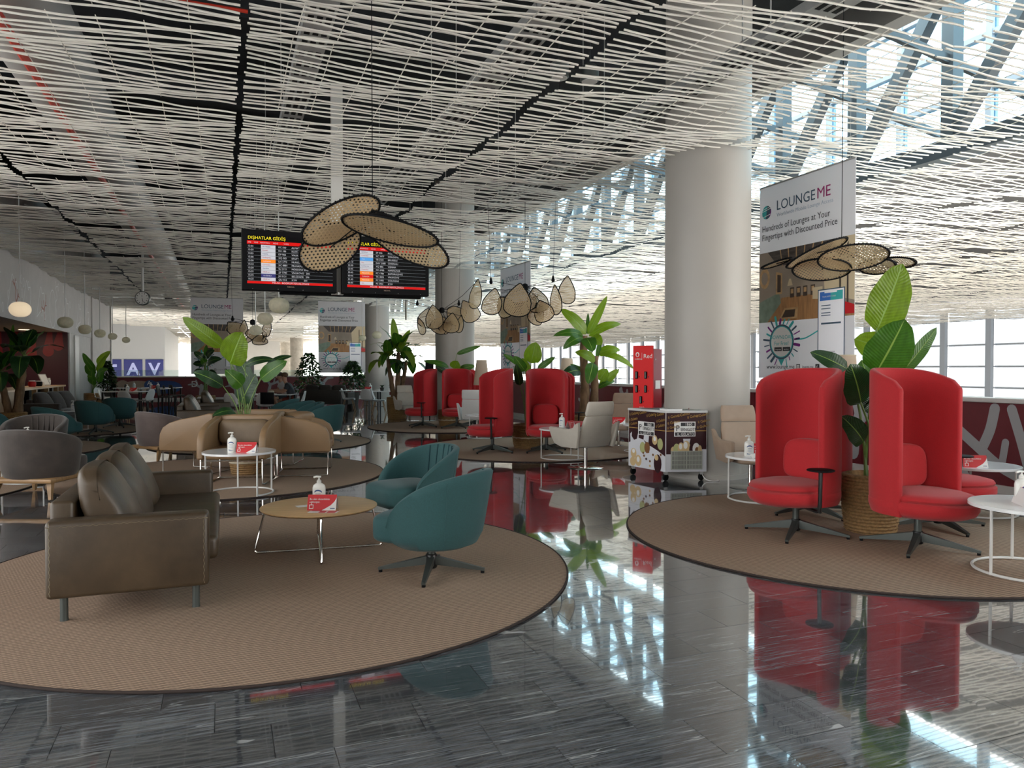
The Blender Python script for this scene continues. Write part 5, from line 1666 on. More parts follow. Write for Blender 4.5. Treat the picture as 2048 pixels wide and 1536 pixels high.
# ------------------------------------------------------------------ flight boards on a white post
p0 = at(485, 11.05)
FU = p0.y
bx0 = p0.x
fb = thing('flight_information_board', 'pair of black flight departure screens hung on a white post', 'screen', (bx0, FU, 0))
zb, zt2 = 2.665, 3.56
BW = 1.37
def rowtext(x, z, s, size, m='card_white', al='LEFT', parent=None):
    return text('lettering', s, size, m, parent or fb, (x, -0.0165, z), FRONT, al, ext=0.0004)
for k, x0 in enumerate((0.0, BW + 0.085)):
    zo = 0.0
    scn = MB().rbox(x0, x0 + BW, -0.008, 0.14, zb, zt2, 0.008, 1).build('screen_case', 'black', fb)
    sx0, sx1, sz0, sz1 = x0 + 0.075, x0 + BW - 0.06, zb + 0.10, zt2 - 0.08
    shp = [(rect2(sx0, sx1, sz0, sz1), 0), (rect2(sx0, sx1, sz1 - 0.135, sz1 - 0.085), 1), (rect2(sx0, sx1, sz0 + 0.0, sz0 + 0.035), 1)]
    rh = (sz1 - 0.14 - sz0 - 0.04) / 10
    cols = ([2, 2, 2, 2, 3, 2, 2, 2, 5, 2], [2, 2, 4, 2, 2, 2, 3, 1, 3, 2])[k]
    for i in range(10):
        zc = sz1 - 0.14 - rh * (i + 1)
        shp.append((rect2(sx0 + 0.195, sx0 + 0.40, zc + 0.002, zc + rh - 0.002), cols[i]))
        shp.append((rect2(sx0, sx1, zc - 0.0015, zc + 0.0005), 6))
    print2('screen_print', shp, ['screen_black', 'screen_red', 'screen_white', 'screen_orange', 'screen_blue', 'screen_navy', 'ink_pale'], scn, (0, -0.009, 0))
    text('lettering', 'DIŞHATLAR GİDİŞ', 0.062, 'screen_yellow', scn, (sx0 + 0.01, -0.0165, sz1 - 0.062), FRONT, ext=0.0004, sx=1.0)
    text('lettering', 'STD     YENİ    HAVAYOLU      UÇUŞ           VARIŞ', 0.026, 'screen_white', scn, (sx0 + 0.012, -0.0165, sz1 - 0.12), FRONT, ext=0.0004)
    times = (['13:35', '13:50', '14:25', '15:00', '15:00', '15:10', '15:20', '15:35', '15:35', '16:25'], ['17:20', '19:10', '20:35', '21:10', '22:30', '23:45', '23:45', '00:45', '01:45', '06:05'])[k]
    fl_ = (['KC 560', 'KU 186', 'DP 962', 'XQ 582', 'LH 1773', 'XC 8881', 'SU 2121', 'ZF 7780', 'JU 5121', 'QU 454'], ['ZF 426', 'XC 1077', 'TB 2322', 'DAY 2088', 'XQ 886', 'XC 6985', 'PC 1780', 'TK 4005', 'PC 5985', 'PS 5902'])[k]
    ds = (['ALMATY', 'KUWAIT', 'VNUKOVO', 'STUTTGAR', 'MUNICH', 'FRANKFURT', 'MOSCOW SHERE', 'VNUKOVO   205', 'BELGRADE   206', 'KYIV          201'], ['ROSTOV', 'COLOGNE', 'BRUSSELS', 'CHISINAU', 'VIENNA', 'HANNOVER', 'ZAPOROZHYE', 'VNUKOVO', 'COLOGNE', 'KYIV'])[k]
    for i in range(10):
        zc = sz1 - 0.14 - rh * (i + 1) + rh * 0.28
        for xx, s_ in ((sx0 + 0.01, times[i]), (sx0 + 0.44, fl_[i]), (sx0 + 0.63, ds[i])):
            text('lettering', s_, 0.036, 'screen_white', scn, (xx, -0.0165, zc), FRONT, ext=0.0003)
        if cols[i] == 2:
            lg = (['Air Astana', 'Kuwait', 'Pobeda', 'SunExpress', '', 'Corendon', 'Aeroflot', 'AZUR air', '', 'AZUR air'], ['AZUR air', 'Corendon', '', 'Day', 'SunExpress', 'Corendon', '', '', '', 'UIA'])[k][i]
            text('lettering', lg, 0.026, ('ink_blue', 'card_red')[i % 2], scn, (sx0 + 0.215, -0.0165, zc + 0.004), FRONT, ext=0.0003)
        elif cols[i] in (3, 4, 1, 5):
            text('lettering', ({4: 'Lufthansa', 8: 'AirSERBIA'}, {2: 'TUI', 6: 'PEGASUS', 7: 'TURKISH', 8: 'PEGASUS'})[k].get(i, ''), 0.028, 'screen_white', scn, (sx0 + 0.225, -0.0165, zc + 0.002), FRONT, ext=0.0003)
    text('lettering', 'MİLAS - BODRUM HAVALİMANI', 0.034, 'screen_white', scn, ((sx0 + sx1) / 2, -0.0165, sz0 + 0.006), FRONT, 'CENTER', ext=0.0003, sx=1.1)
    text('logo_lettering', 'NEOVA', 0.030, 'tan_leather', scn, ((sx0 + sx1) / 2, -0.012, zb + 0.055), FRONT, 'CENTER', ext=0.0003)
    for q in range(4):
        MB().lathe([(0.004, 0), (0.004, 0.003)], 8).xf(Matrix.Translation((x0 + 0.15 + q * 0.36, -0.008, zb + 0.025)) @ Matrix.Rotation(R(90), 4, 'X')).build('screw', 'galv', scn)
MB().rbox(0.55, 2 * BW + 0.02, 0.24, 0.36, zb - 0.02, zt2 - 0.02, 0.008, 1).build('rear_screen_case', 'black', fb)
MB().box(BW - 0.05, BW + 0.125, 0.145, 0.235, zb - 0.01, 5.9).build('post', 'white_paint', fb, ang=0)
MB().box(BW + 0.02, BW + 0.05, 0.02, 0.10, zb - 0.02, zb + 0.02).build('clip', 'galv', fb, ang=0)

# ------------------------------------------------------------------ clock
pc_ = P3(287, 597, 22.0)
ck = thing('wall_clock', 'round white clock hanging from a ceiling post', 'clock', pc_, face(0) + R(8))
MB().lathe([(0.20, -0.05), (0.205, -0.045), (0.205, 0.045), (0.20, 0.05)], 36).xf(Matrix.Rotation(R(90), 4, 'X')).build('case', 'grey_metal', ck)
MB().lathe([(0.182, 0.0), (0.182, 0.004)], 36).xf(Matrix.Translation((0, -0.05, 0)) @ Matrix.Rotation(R(90), 4, 'X')).build('dial', 'card_white', ck)
mb = MB()
for k in range(12):
    a = R(30 * k)
    mb.beam((0.13 * math.sin(a), -0.056, 0.13 * math.cos(a)), (0.165 * math.sin(a), -0.056, 0.165 * math.cos(a)), 0.016, 0.004, up=(0, 1, 0))
mb.build('hour_marks', 'ink_dark', ck, ang=0)
MB().beam((0, -0.058, 0), (0.03, -0.058, -0.12), 0.014, 0.004, up=(0, 1, 0)).build('hour_hand', 'ink_dark', ck, ang=0)
MB().beam((0, -0.060, 0.03), (-0.004, -0.060, 0.09), 0.010, 0.004, up=(0, 1, 0)).build('minute_hand', 'ink_dark', ck, ang=0)
MB().tube([(0, 0, 0.20), (0, 0, 5.3 - pc_.z)], 0.035, 10).build('post', 'white_metal', ck)

# ------------------------------------------------------------------ hanging advert banners
mat('b_teal', (0.045, 0.450, 0.450), 0.6); mat('b_purple', (0.20, 0.02, 0.22), 0.6); mat('b_magenta', (0.32, 0.012, 0.13), 0.6); mat('b_slate', (0.05, 0.10, 0.15), 0.6)
mat('b_floor', (0.375, 0.188, 0.075), 0.6, var=0.3, vscale=3, stretch=(8, 1, 1)); mat('b_wall', (0.300, 0.240, 0.188), 0.6, var=0.15, vscale=2); mat('b_rafter', (0.075, 0.060, 0.053), 0.6, var=0.5, vscale=6, stretch=(1, 1, 6))
mat('b_sofa', (0.195, 0.255, 0.195), 0.6, var=0.2, vscale=9); mat('b_wood', (0.510, 0.315, 0.150), 0.6, var=0.3, vscale=7); mat('b_dark', (0.06, 0.04, 0.03), 0.6); mat('b_cream', (0.630, 0.510, 0.330), 0.6)
mat('b_phone', (0.990, 0.990, 1.050), 0.5); mat('b_blue', (0.045, 0.180, 0.600), 0.5)
BMATS = ['b_wall', 'b_rafter', 'b_floor', 'b_sofa', 'b_wood', 'b_dark', 'b_cream', 'b_phone', 'b_blue', 'b_teal', 'b_purple', 'b_magenta', 'b_slate', 'card_white', 'ink_dark', 'card_red']
WB, HB = 1.95, 3.02
def banner(label, loc, rz, group='hanging advertising banners'):
    t_ = thing('hanging_banner', label, 'banner', loc, rz, group)
    MB().box(0, WB, 0, 0.006, 0, HB).build('cloth', 'banner_white', t_, ang=0)
    MB().tube([(0, 0.003, HB), (WB, 0.003, HB)], 0.014, 8).build('top_bar', 'galv', t_)
    for x in (0.1, WB - 0.1):
        MB().tube([(x, 0.003, HB), (x, 0.003, 5.5 - loc[2])], 0.003, 5).build('wire', 'galv', t_)
    y = -0.001
    def Rr(a, b, p, q): return rect2(a * WB, b * WB, p * HB, q * HB)
    def Pp(*pts): return [(a * WB, b * HB) for a, b in pts]
    # photograph of a lounge, z from 0.29 to 0.66
    sh = [(Rr(0, 1, 0.29, 0.655), 0), (Pp((0.10, 0.655), (0.22, 0.575), (0.70, 0.565), (0.82, 0.655)), 1), (Pp((0.82, 0.655), (0.70, 0.565), (0.72, 0.40), (1.0, 0.36), (1.0, 0.655)), 6),
          (Pp((0, 0.29), (0.27, 0.41), (0.75, 0.41), (1.0, 0.31), (1.0, 0.29)), 2), (Pp((0, 0.29), (0, 0.385), (0.24, 0.425), (0.26, 0.385), (0.10, 0.29)), 3), (Pp((0.0, 0.385), (0.02, 0.40), (0.22, 0.435), (0.24, 0.425)), 3)]
    sh += [([(x, z) for x, z in disc2(0.065 * WB, 0.52 * HB, 0.12, 24, 0.16)], 4), ([(x, z) for x, z in disc2(0.065 * WB, 0.52 * HB, 0.075, 20, 0.10)], 0)]
    sh += [(Pp((0.20, 0.43), (0.20, 0.545), (0.27, 0.535), (0.27, 0.43)), 4), (Pp((0.215, 0.44), (0.215, 0.53), (0.255, 0.525), (0.255, 0.44)), 5)]
    for k in range(6):
        x = 0.24 + k * 0.09
        sh.append((Pp((x, 0.655), (x + 0.012, 0.655), (0.27 + k * 0.075 + 0.008, 0.567), (0.27 + k * 0.075, 0.567)), 4))
    for x in (0.36, 0.43, 0.50, 0.58):
        sh += [(Pp((x, 0.405), (x, 0.455), (x + 0.045, 0.455), (x + 0.045, 0.405)), 5), (Pp((x + 0.008, 0.425), (x + 0.008, 0.448), (x + 0.037, 0.448), (x + 0.037, 0.425)), 4)]
    sh += [(Pp((0.60, 0.385), (0.60, 0.44), (0.70, 0.44), (0.70, 0.38)), 6), (Pp((0.24, 0.30), (0.30, 0.355), (0.45, 0.355), (0.44, 0.30)), 4), (Pp((0.27, 0.308), (0.31, 0.345), (0.42, 0.345), (0.41, 0.308)), 5), (Pp((0.35, 0.50), (0.33, 0.465), (0.39, 0.465), (0.37, 0.50)), 6),
           (Pp((0.86, 0.37), (0.86, 0.60), (0.875, 0.61), (0.875, 0.365)), 5), (Pp((0.93, 0.35), (0.93, 0.62), (0.945, 0.63), (0.945, 0.345)), 5), (Pp((0.90, 0.30), (0.90, 0.36), (1.0, 0.34), (1.0, 0.30)), 15)]
    # telephone with a ticket, over the picture
    sh += [(Rr(0.655, 0.915, 0.10, 0.425), 12), (Rr(0.663, 0.907, 0.10, 0.42), 7), (Rr(0.675, 0.895, 0.37, 0.412), 8), (Rr(0.78, 0.895, 0.37, 0.412), 9), (Rr(0.72, 0.84, 0.405, 0.415), 7)]
    for z in (0.345, 0.33, 0.31, 0.298, 0.262, 0.258):
        sh.append((Rr(0.69, 0.69 + (0.09 if z > 0.27 else 0.19), z, z + 0.004), 12))
    # round badge with a point, sprigs and a trailing line
    cx, cz, r_ = 0.27 * WB, 0.185 * HB, 0.255
    sh += [([(cx - 0.10, cz - r_ * 0.85), (cx, cz - r_ * 1.45), (cx + 0.10, cz - r_ * 0.85)], 9), (disc2(cx, cz, r_ * 1.06, 30), 12), (disc2(cx, cz, r_ * 0.96, 30), 9), (disc2(cx, cz, r_ * 0.90, 30), 13)]
    print2('photo_print', sh, BMATS, t_, (0, y, 0), step=0.0006)
    mb = MB()
    rnd_ = random.Random(2)
    for k in range(22):
        a = R(-70 + 320 * k / 21 - 0)
        ca, sa = math.cos(a), math.sin(a)
        l = rnd_.uniform(0.05, 0.13)
        strokes_mesh(mb, [([(cx + ca * (r_ + 0.03), cz + sa * (r_ + 0.03)), (cx + ca * (r_ + 0.03 + l) + 0.02 * sa, cz + sa * (r_ + 0.03 + l))], rnd_.choice((0.018, 0.03, 0.045)))], rnd_.choice((0, 0, 1, 2)), -0.003 - 0.0002 * k)
    strokes_mesh(mb, [(smooth_path([(cx + r_ + 0.05, cz + 0.03), (cx + r_ + 0.25, cz + 0.04), (0.65 * WB, cz + 0.13)], 5), 0.02)], 0, -0.004)
    mb.build('badge_print', ['b_teal', 'b_purple', 'b_slate'], t_, ang=0)
    T = lambda s, size, m, x, z, al='LEFT', sx=1.0: text('lettering', s, size, m, t_, (x * WB, -0.009, z * HB), FRONT, al, ext=0.0004, sx=sx)
    T('DOWNLOAD', 0.085, 'b_teal', 0.27, 0.20, 'CENTER'); T('For Free!', 0.085, 'b_teal', 0.27, 0.168, 'CENTER')
    for x in (0.19, 0.285):
        print2('button_print', [(rect2(x * WB, (x + 0.085) * WB, 0.138 * HB, 0.158 * HB), 0)], ['ink_dark'], t_, (0, -0.008, 0))
        T('App Store' if x > 0.2 else 'Google play', 0.026, 'card_white', x + 0.012, 0.144)
    T('LOUNGE', 0.215, 'b_slate', 0.20, 0.862, sx=0.95); T('ME', 0.225, 'b_magenta', 0.635, 0.862, sx=0.95)
    T('Worldwide Mobile Lounge Access', 0.083, 'ink_pale', 0.205, 0.828)
    T('Hundreds of Lounges at Your', 0.135, 'ink_dark', 0.035, 0.765, sx=0.88); T('Fingertips with Discounted Price', 0.135, 'ink_dark', 0.035, 0.719, sx=0.88)
    T('www.lounge.me', 0.095, 'ink_dark', 0.10, 0.048); T('lounge.me', 0.055, 'ink_dark', 0.50, 0.051)
    T('YOUR ENTRY CODE', 0.028, 'card_white', 0.70, 0.385); T('LM9EDMLATEXSUA', 0.026, 'ink_dark', 0.71, 0.125)
    # globe logo and the two social icons
    lx, lz = 0.085 * WB, 0.865 * HB
    lo = [(disc2(lx, lz, 0.105, 26), 0), ([(lx + 0.105 * math.cos(R(a)), lz + 0.105 * math.sin(R(a))) for a in range(-100, 81, 15)], 1), ([(lx + 0.105 * math.cos(R(a)), lz + 0.105 * math.sin(R(a))) for a in range(-60, 41, 15)], 2),
          (rect2(0.435 * WB, 0.475 * WB, 0.043 * HB, 0.070 * HB), 3), (rect2(0.441 * WB, 0.469 * WB, 0.047 * HB, 0.066 * HB), 4), (disc2(0.455 * WB, 0.0565 * HB, 0.018, 14), 3), (disc2(0.455 * WB, 0.0565 * HB, 0.011, 14), 4),
          (rect2(0.635 * WB, 0.675 * WB, 0.043 * HB, 0.070 * HB), 3)]
    print2('logo_print', lo, ['b_teal', 'b_slate', 'b_purple', 'ink_dark', 'card_white'], t_, (0, -0.004, 0))
    T('f', 0.075, 'card_white', 0.648, 0.047)
    mb = MB()
    for z in (0.05, 0.02, -0.07):
        strokes_mesh(mb, [([(lx - 0.09, lz + z), (lx, lz + z + 0.015), (lx + 0.09, lz + z + 0.03)], 0.010)], 0, -0.0075)
    mb.build('logo_lines', 'card_white', t_, ang=0)
    return t_
b1 = banner('big lounge app banner hanging right of the broad column', (8.05, 9.83, 1.36), R(-90))
pb = at(382, 29.5)
def banner_copy(src, label, loc, rz):
    o = copy_tree(src); o.location = loc; o.rotation_euler.z = rz; o['label'] = label
    return o
banner_copy(b1, 'lounge app banner far left behind the lime paddle leaves', (pb.x, pb.y, 1.30), R(0))
pb = at(637, 31.5)
banner_copy(b1, 'lounge app banner between the two ficus trees', (pb.x, pb.y, 1.34), R(-2))
pb = at(1001, 21.8)
banner_copy(b1, 'lounge app banner seen edge on behind the middle red chairs', (pb.x, pb.y, 1.36), R(-86))

# ------------------------------------------------------------------ blue lettered panels on the end wall
for k, (px0, px1, s_) in enumerate(((196, 243, 'T'), (248, 285, 'A'), (291, 327, 'V'))):
    u = UW - 0.12
    v0, v1 = vat(px0, u), vat(px1, u)
    D_ = (v0 + v1) / 2 * SY + u * CY
    z1 = EYE + (738 - 719) * D_ / FPX
    t_ = thing('sign_panel', 'blue square panel with white letter %s on the white end wall' % s_, 'sign', (v0, u, z1 - (v1 - v0)), 0, 'blue letter panels')
    MB().box(0, v1 - v0, 0, 0.10, 0, v1 - v0).build('panel', 'sign_blue', t_, ang=0)
    text('letter', s_, (v1 - v0) * 1.0, 'sign_letter', t_, ((v1 - v0) / 2, -0.01, 0.10), FRONT, 'CENTER', ext=0.004, bold=0.03)

# ------------------------------------------------------------------ floor lamps, black speaker
def floor_lamp(label, loc, r0, r1, h, hs):
    t_ = thing('floor_lamp', label, 'lamp', loc, 0, 'cone shade floor lamps')
    MB().lathe([(0.15, 0), (0.15, 0.015), (0.02, 0.022)], 24).build('base', 'white_metal', t_)
    MB().tube([(0, 0, 0.02), (0, 0, h - hs * 0.5)], 0.012, 8).build('pole', 'white_metal', t_)
    MB().lathe([(r0, h - hs), (r1, h)], 26, caps=False).build('shade', 'lamp_shade', t_)
    MB().tube(arc(0, 0, r1, 0, 345, 23, h), 0.006, 5, closed=True).build('shade_rim', 'basket_band', t_)
    MB().tube([(-r1, 0, h), (r1, 0, h)], 0.004, 5).build('spider', 'black', t_)
floor_lamp('cone floor lamp behind the right red chairs', at(1690, 8.75, 0), 0.16, 0.115, 1.66, 0.55)
floor_lamp('cone floor lamp between the two red chair groups', at(963, 18.6, 0.0), 0.20, 0.13, 1.72, 0.62)
floor_lamp('cone floor lamp left of the tall banana plant', at(1134, 18.0, 0), 0.20, 0.13, 1.75, 0.60)
sp = thing('loudspeaker_column', 'black speaker box behind the farthest red chair', 'speaker', at(859, 21.5, 0), face(0))
MB().rbox(-0.11, 0.11, -0.10, 0.10, 1.42, 1.70, 0.01, 1).build('cabinet', 'black', sp); MB().tube([(0, 0, 0.02), (0, 0, 1.42)], 0.02, 8).build('pole', 'black_metal', sp); MB().lathe([(0.18, 0), (0.18, 0.02)], 20).build('base', 'black_metal', sp)
# ------------------------------------------------------------------ ice cream freezer
mat('choc', (0.035, 0.010, 0.014), 0.35); mat('gold', (0.42, 0.25, 0.06), 0.5); mat('milk', (0.66, 0.66, 0.70), 0.4); mat('vanilla', (0.60, 0.43, 0.22), 0.5); mat('pistachio', (0.42, 0.43, 0.19), 0.5); mat('hazel', (0.20, 0.085, 0.03), 0.5)
mat('freezer_white', (0.62, 0.62, 0.62), 0.35); mat('grille', (0.42, 0.43, 0.38), 0.5)
FX, FYd = 0.56, 0.80
fz = thing('ice_cream_freezer', 'chest freezer on casters wrapped in dark gelato advertising', 'freezer', c(2.05, 9.98, 0), face(0) + R(3))
# local: near vertical edge at the origin, right face along +x, left face going back and to the left
LA = R(116)
dl = Vector((math.cos(LA), math.sin(LA), 0)) * 0.80
dr = Vector((0.56, 0.02, 0))
Z0, Z1, Z2 = 0.125, 0.915, 0.945
cor = [Vector((0, 0, 0)), dr, dr + dl, dl]
def quadbox(cn, z0, z1, grow=0.0):
    ctr = sum(cn, Vector()) / 4
    q = [p + (p - ctr).normalized() * grow for p in cn]
    return [(p.x, p.y, z0) for p in q] + [(p.x, p.y, z1) for p in q], [(3, 2, 1, 0), (4, 5, 6, 7)] + [(i, (i + 1) % 4, 4 + (i + 1) % 4, 4 + i) for i in range(4)]
MB().add(*quadbox(cor, Z0, Z1)).build('body', 'freezer_white', fz, ang=0)
MB().add(*quadbox(cor, Z1, Z2, 0.012)).build('top_rim', 'freezer_white', fz, ang=0)
MB().add(*quadbox([p * 0.86 + (dr + dl) * 0.07 for p in cor], Z2, Z2 + 0.008)).build('glass_lid', 'clear_glass', fz, ang=0)
MB().add(*quadbox([dr * 0.06 + dl * 0.02, dr * 0.42 + dl * 0.02, dr * 0.42 + dl * 0.22, dr * 0.06 + dl * 0.22], Z2, Z2 + 0.02)).build('lid_handle', 'white_top', fz, ang=0)
MB().lathe([(0.012, Z2), (0.012, Z2 + 0.03)], 10, dr.x * 0.6, 0.1).build('lock', 'chrome', fz)
def casters():
    for p in cor:
        ctr = sum(cor, Vector()) / 4
        q = p + (ctr - p) * 0.13
        w = MB().lathe([(0.012, -0.018), (0.045, -0.016), (0.05, -0.006), (0.05, 0.006), (0.045, 0.016), (0.012, 0.018)], 20).xf(Matrix.Translation((q.x, q.y + 0.01, 0.05)) @ Matrix.Rotation(R(35), 4, 'Z') @ Matrix.Rotation(R(90), 4, 'X')).build('caster', 'black', fz)
        MB().box(q.x - 0.022, q.x + 0.022, q.y - 0.02, q.y + 0.02, 0.085, 0.127).build('caster_fork', 'galv', w, ang=0)
casters()
def face_print(nm, origin, rz, W_, left):
    f_ = bpy.data.objects.new(nm, None); COL.objects.link(f_); f_.parent = fz; f_.location = origin; f_.rotation_euler.z = rz
    zs = lambda z: Z0 + z * (Z1 - Z0)
    Rr = lambda a, b, p, q: rect2(a * W_, b * W_, zs(p), zs(q))
    Pp = lambda *pts: [(a * W_, zs(b)) for a, b in pts]
    mats_ = ['choc', 'gold', 'milk', 'vanilla', 'pistachio', 'hazel', 'ink_dark', 'card_white']
    sh = [(Rr(0.01, 0.99, 0.0, 1.0), 0), (Rr(0.01, 0.99, 0.688, 0.70), 1)]
    if left:
        sh += [(Pp((0.01, 0.0), (0.01, 0.42), (0.14, 0.47), (0.30, 0.52), (0.42, 0.50), (0.50, 0.42), (0.62, 0.40), (0.80, 0.34), (0.99, 0.26), (0.99, 0.0)), 2),
               (Pp((0.42, 0.50), (0.46, 0.70), (0.58, 0.70), (0.55, 0.44)), 2), (Pp((0.06, 0.44), (0.05, 0.58), (0.10, 0.62), (0.09, 0.54), (0.18, 0.46)), 2), (Pp((0.24, 0.50), (0.27, 0.60), (0.29, 0.60), (0.29, 0.50)), 2)]
        for cx, cz, rx, rz_, m_ in ((0.72, 0.52, 0.07, 0.085, 3), (0.86, 0.46, 0.07, 0.10, 4), (0.72, 0.54, 0.035, 0.04, 7), (0.40, 0.36, 0.08, 0.10, 4), (0.52, 0.37, 0.075, 0.10, 5), (0.15, 0.24, 0.08, 0.09, 3), (0.28, 0.12, 0.09, 0.10, 3), (0.13, 0.09, 0.08, 0.08, 3), (0.15, 0.28, 0.04, 0.04, 7), (0.28, 0.14, 0.04, 0.05, 7), (0.80, 0.12, 0.10, 0.16, 0), (0.77, 0.22, 0.05, 0.05, 3)):
            sh.append(([(cx * W_ + rx * W_ * math.cos(2 * PI * i / 16), zs(cz + rz_ * math.sin(2 * PI * i / 16))) for i in range(16)], m_))
        for cx, cz, m_ in ((0.44, 0.22, 5), (0.56, 0.30, 5), (0.68, 0.26, 5), (0.60, 0.14, 5), (0.42, 0.27, 5), (0.88, 0.28, 5), (0.60, 0.06, 3), (0.50, 0.17, 0)):
            sh.append(([(cx * W_ + 0.02 * math.cos(2 * PI * i / 8), zs(cz + 0.022 * math.sin(2 * PI * i / 8))) for i in range(8)], m_))
    else:
        sh += [(Rr(0.88, 0.99, 0.0, 0.38), 2), (Rr(0.01, 0.13, 0.0, 0.30), 2), (Rr(0.01, 0.99, 0.0, 0.045), 2), (Pp((0.42, 0.56), (0.45, 0.42), (0.56, 0.42), (0.60, 0.56)), 2)]
        for cx, cz, rx, rz_, m_ in ((0.18, 0.36, 0.06, 0.07, 3), (0.26, 0.39, 0.08, 0.09, 4), (0.37, 0.40, 0.08, 0.10, 3), (0.50, 0.41, 0.10, 0.12, 3), (0.48, 0.45, 0.05, 0.06, 7), (0.36, 0.43, 0.04, 0.05, 7), (0.64, 0.38, 0.07, 0.10, 0), (0.74, 0.39, 0.09, 0.10, 7), (0.76, 0.36, 0.05, 0.06, 5), (0.83, 0.37, 0.05, 0.08, 3)):
            sh.append(([(cx * W_ + rx * W_ * math.cos(2 * PI * i / 16), zs(cz + rz_ * math.sin(2 * PI * i / 16))) for i in range(16)], m_))
    lx, lz = (0.28, 0.58) if left else (0.20, 0.60)
    lw, lh = (0.44, 0.24) if left else (0.52, 0.25)
    sh += [(Rr(lx, lx + lw, lz, lz + lh), 7), (Rr(lx + 0.02, lx + lw - 0.02, lz + 0.012, lz + 0.07), 6), (Rr(lx + 0.16, lx + lw - 0.02, lz + lh - 0.075, lz + lh - 0.015), 6)]
    print2('wrap_print', sh, mats_, f_, (0, -0.001, 0), step=0.0008)
    T = lambda s, size, m, x, z, sx=1.0: text('lettering', s, size, m, f_, (x * W_, -0.011, zs(z)), FRONT, 'LEFT', ext=0.0003, sx=sx)
    k = W_ / 0.56
    T('1860', 0.050, 'card_white', lx + 0.24 if left else lx + 0.26, lz + lh - 0.066)
    T('P', 0.115, 'ink_dark', lx + 0.035, lz + 0.092, 0.9); T('ERNIGOTTI', 0.062 * (1.0 if not left else 1.10), 'ink_dark', lx + (0.155 if not left else 0.135), lz + 0.092, 0.70)
    T('IL GELATO', 0.048, 'card_white', lx + 0.07, lz + 0.020)
    for i, (x, z) in enumerate(((0.05, 0.90), (0.28, 0.93), (0.52, 0.90), (0.74, 0.92), (0.04, 0.80), (0.78, 0.82), (0.03, 0.72), (0.76, 0.73))):
        o_ = T('il Gelato', 0.055 * (1 if left else 0.9), 'gold', x, z); o_.rotation_euler.y = R(-12)
    return f_
face_print('wrap_right', (0, 0, 0), math.atan2(dr.y, dr.x), dr.length, False)
face_print('wrap_left', dl, math.atan2(-dl.y, -dl.x), dl.length, True)
# vent grille on the right face
gr_ = bpy.data.objects.new('vent_grille', None); COL.objects.link(gr_); gr_.parent = fz; gr_.rotation_euler.z = math.atan2(dr.y, dr.x)
gm = MB().box(-0.004, 0.004, -0.010, 0, 0, 0.235).mesh('slat', 'grille', 0)
MB().box(0.075, 0.49, -0.0045, -0.0035, 0.16, 0.405).build('grille_back', 'ink_dark', gr_, ang=0)
for k in range(26):
    o = obj('slat', gm, gr_, (0.082 + k * 0.0158, -0.004, 0.165))
MB().box(0.07, 0.495, -0.014, -0.004, 0.158, 0.168).box(0.07, 0.495, -0.014, -0.004, 0.397, 0.407).box(0.068, 0.076, -0.014, -0.004, 0.158, 0.407).box(0.488, 0.496, -0.014, -0.004, 0.158, 0.407).box(0.27, 0.285, -0.014, -0.004, 0.158, 0.407).build('grille_frame', 'grille', gr_, ang=0)
for z in (0.22, 0.28, 0.34):
    MB().box(0.076, 0.488, -0.0135, -0.0055, z - 0.004, z + 0.004).build('grille_bar', 'grille', gr_, ang=0)
cd = MB().tube(smooth_path([(0.50, 0.10, 0.13), (0.54, 0.02, 0.03), (0.62, -0.05, 0.008), (0.72, -0.02, 0.008), (0.70, 0.10, 0.008), (0.58, 0.16, 0.008)], 6), 0.006, 6).build('power_cord', 'white_plastic', fz)

# ------------------------------------------------------------------ red charging kiosk
kk = thing('charging_kiosk', 'tall red phone charging kiosk beside the broad white column', 'kiosk', at(1266, 12.5, 0), face(-33))
KW, KD, KH = 0.345, 0.42, 1.885
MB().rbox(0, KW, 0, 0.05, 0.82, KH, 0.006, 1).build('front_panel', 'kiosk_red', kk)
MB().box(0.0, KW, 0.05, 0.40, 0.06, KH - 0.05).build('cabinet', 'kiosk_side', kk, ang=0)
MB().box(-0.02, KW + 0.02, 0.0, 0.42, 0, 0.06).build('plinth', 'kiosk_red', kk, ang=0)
for x, z in ((0.07, 1.40), (0.23, 1.40), (0.07, 1.17), (0.23, 1.17), (0.145, 0.99)):
    hk = MB().rbox(x - 0.022, x + 0.022, -0.03, 0.0, z - 0.06, z + 0.06, 0.006, 1).build('phone_holder', 'black', kk)
    MB().box(x - 0.008, x + 0.008, -0.034, -0.03, z - 0.05, z + 0.05).build('chrome_clip', 'grey_metal', hk, ang=0)
    MB().lathe([(0.010, 0), (0.010, 0.004)], 10).xf(Matrix.Translation((x + 0.045, 0, z - 0.03)) @ Matrix.Rotation(R(90), 4, 'X')).build('keyhole', 'ink_dark', kk)
text('lettering', 'vodafone', 0.036, 'card_white', kk, (0.03, -0.003, 1.655), FRONT); text('lettering', 'Red', 0.10, 'card_white', kk, (0.185, -0.003, 1.68), FRONT); text('lettering', 'HALO', 0.03, 'card_white', kk, (0.12, -0.003, 0.855), FRONT)
print2('logo_print', [(disc2(0.08, 1.74, 0.033, 20, 0.04), 0), (disc2(0.08, 1.735, 0.018, 16, 0.026), 1), (rect2(0.158, 0.161, 1.65, 1.77), 0)], ['card_white', 'kiosk_red'], kk, (0, -0.003, 0))
st_ = MB().box(KW + 0.0, KW + 0.004, 0.12, 0.33, 1.17, 1.31).build('notice', 'card_white', kk, ang=0)
MB().lathe([(0.014, 0), (0.014, 0.004)], 12).xf(Matrix.Translation((KW, 0.13, 1.66)) @ Matrix.Rotation(R(90), 4, 'Y')).build('lock', 'card_white', kk)

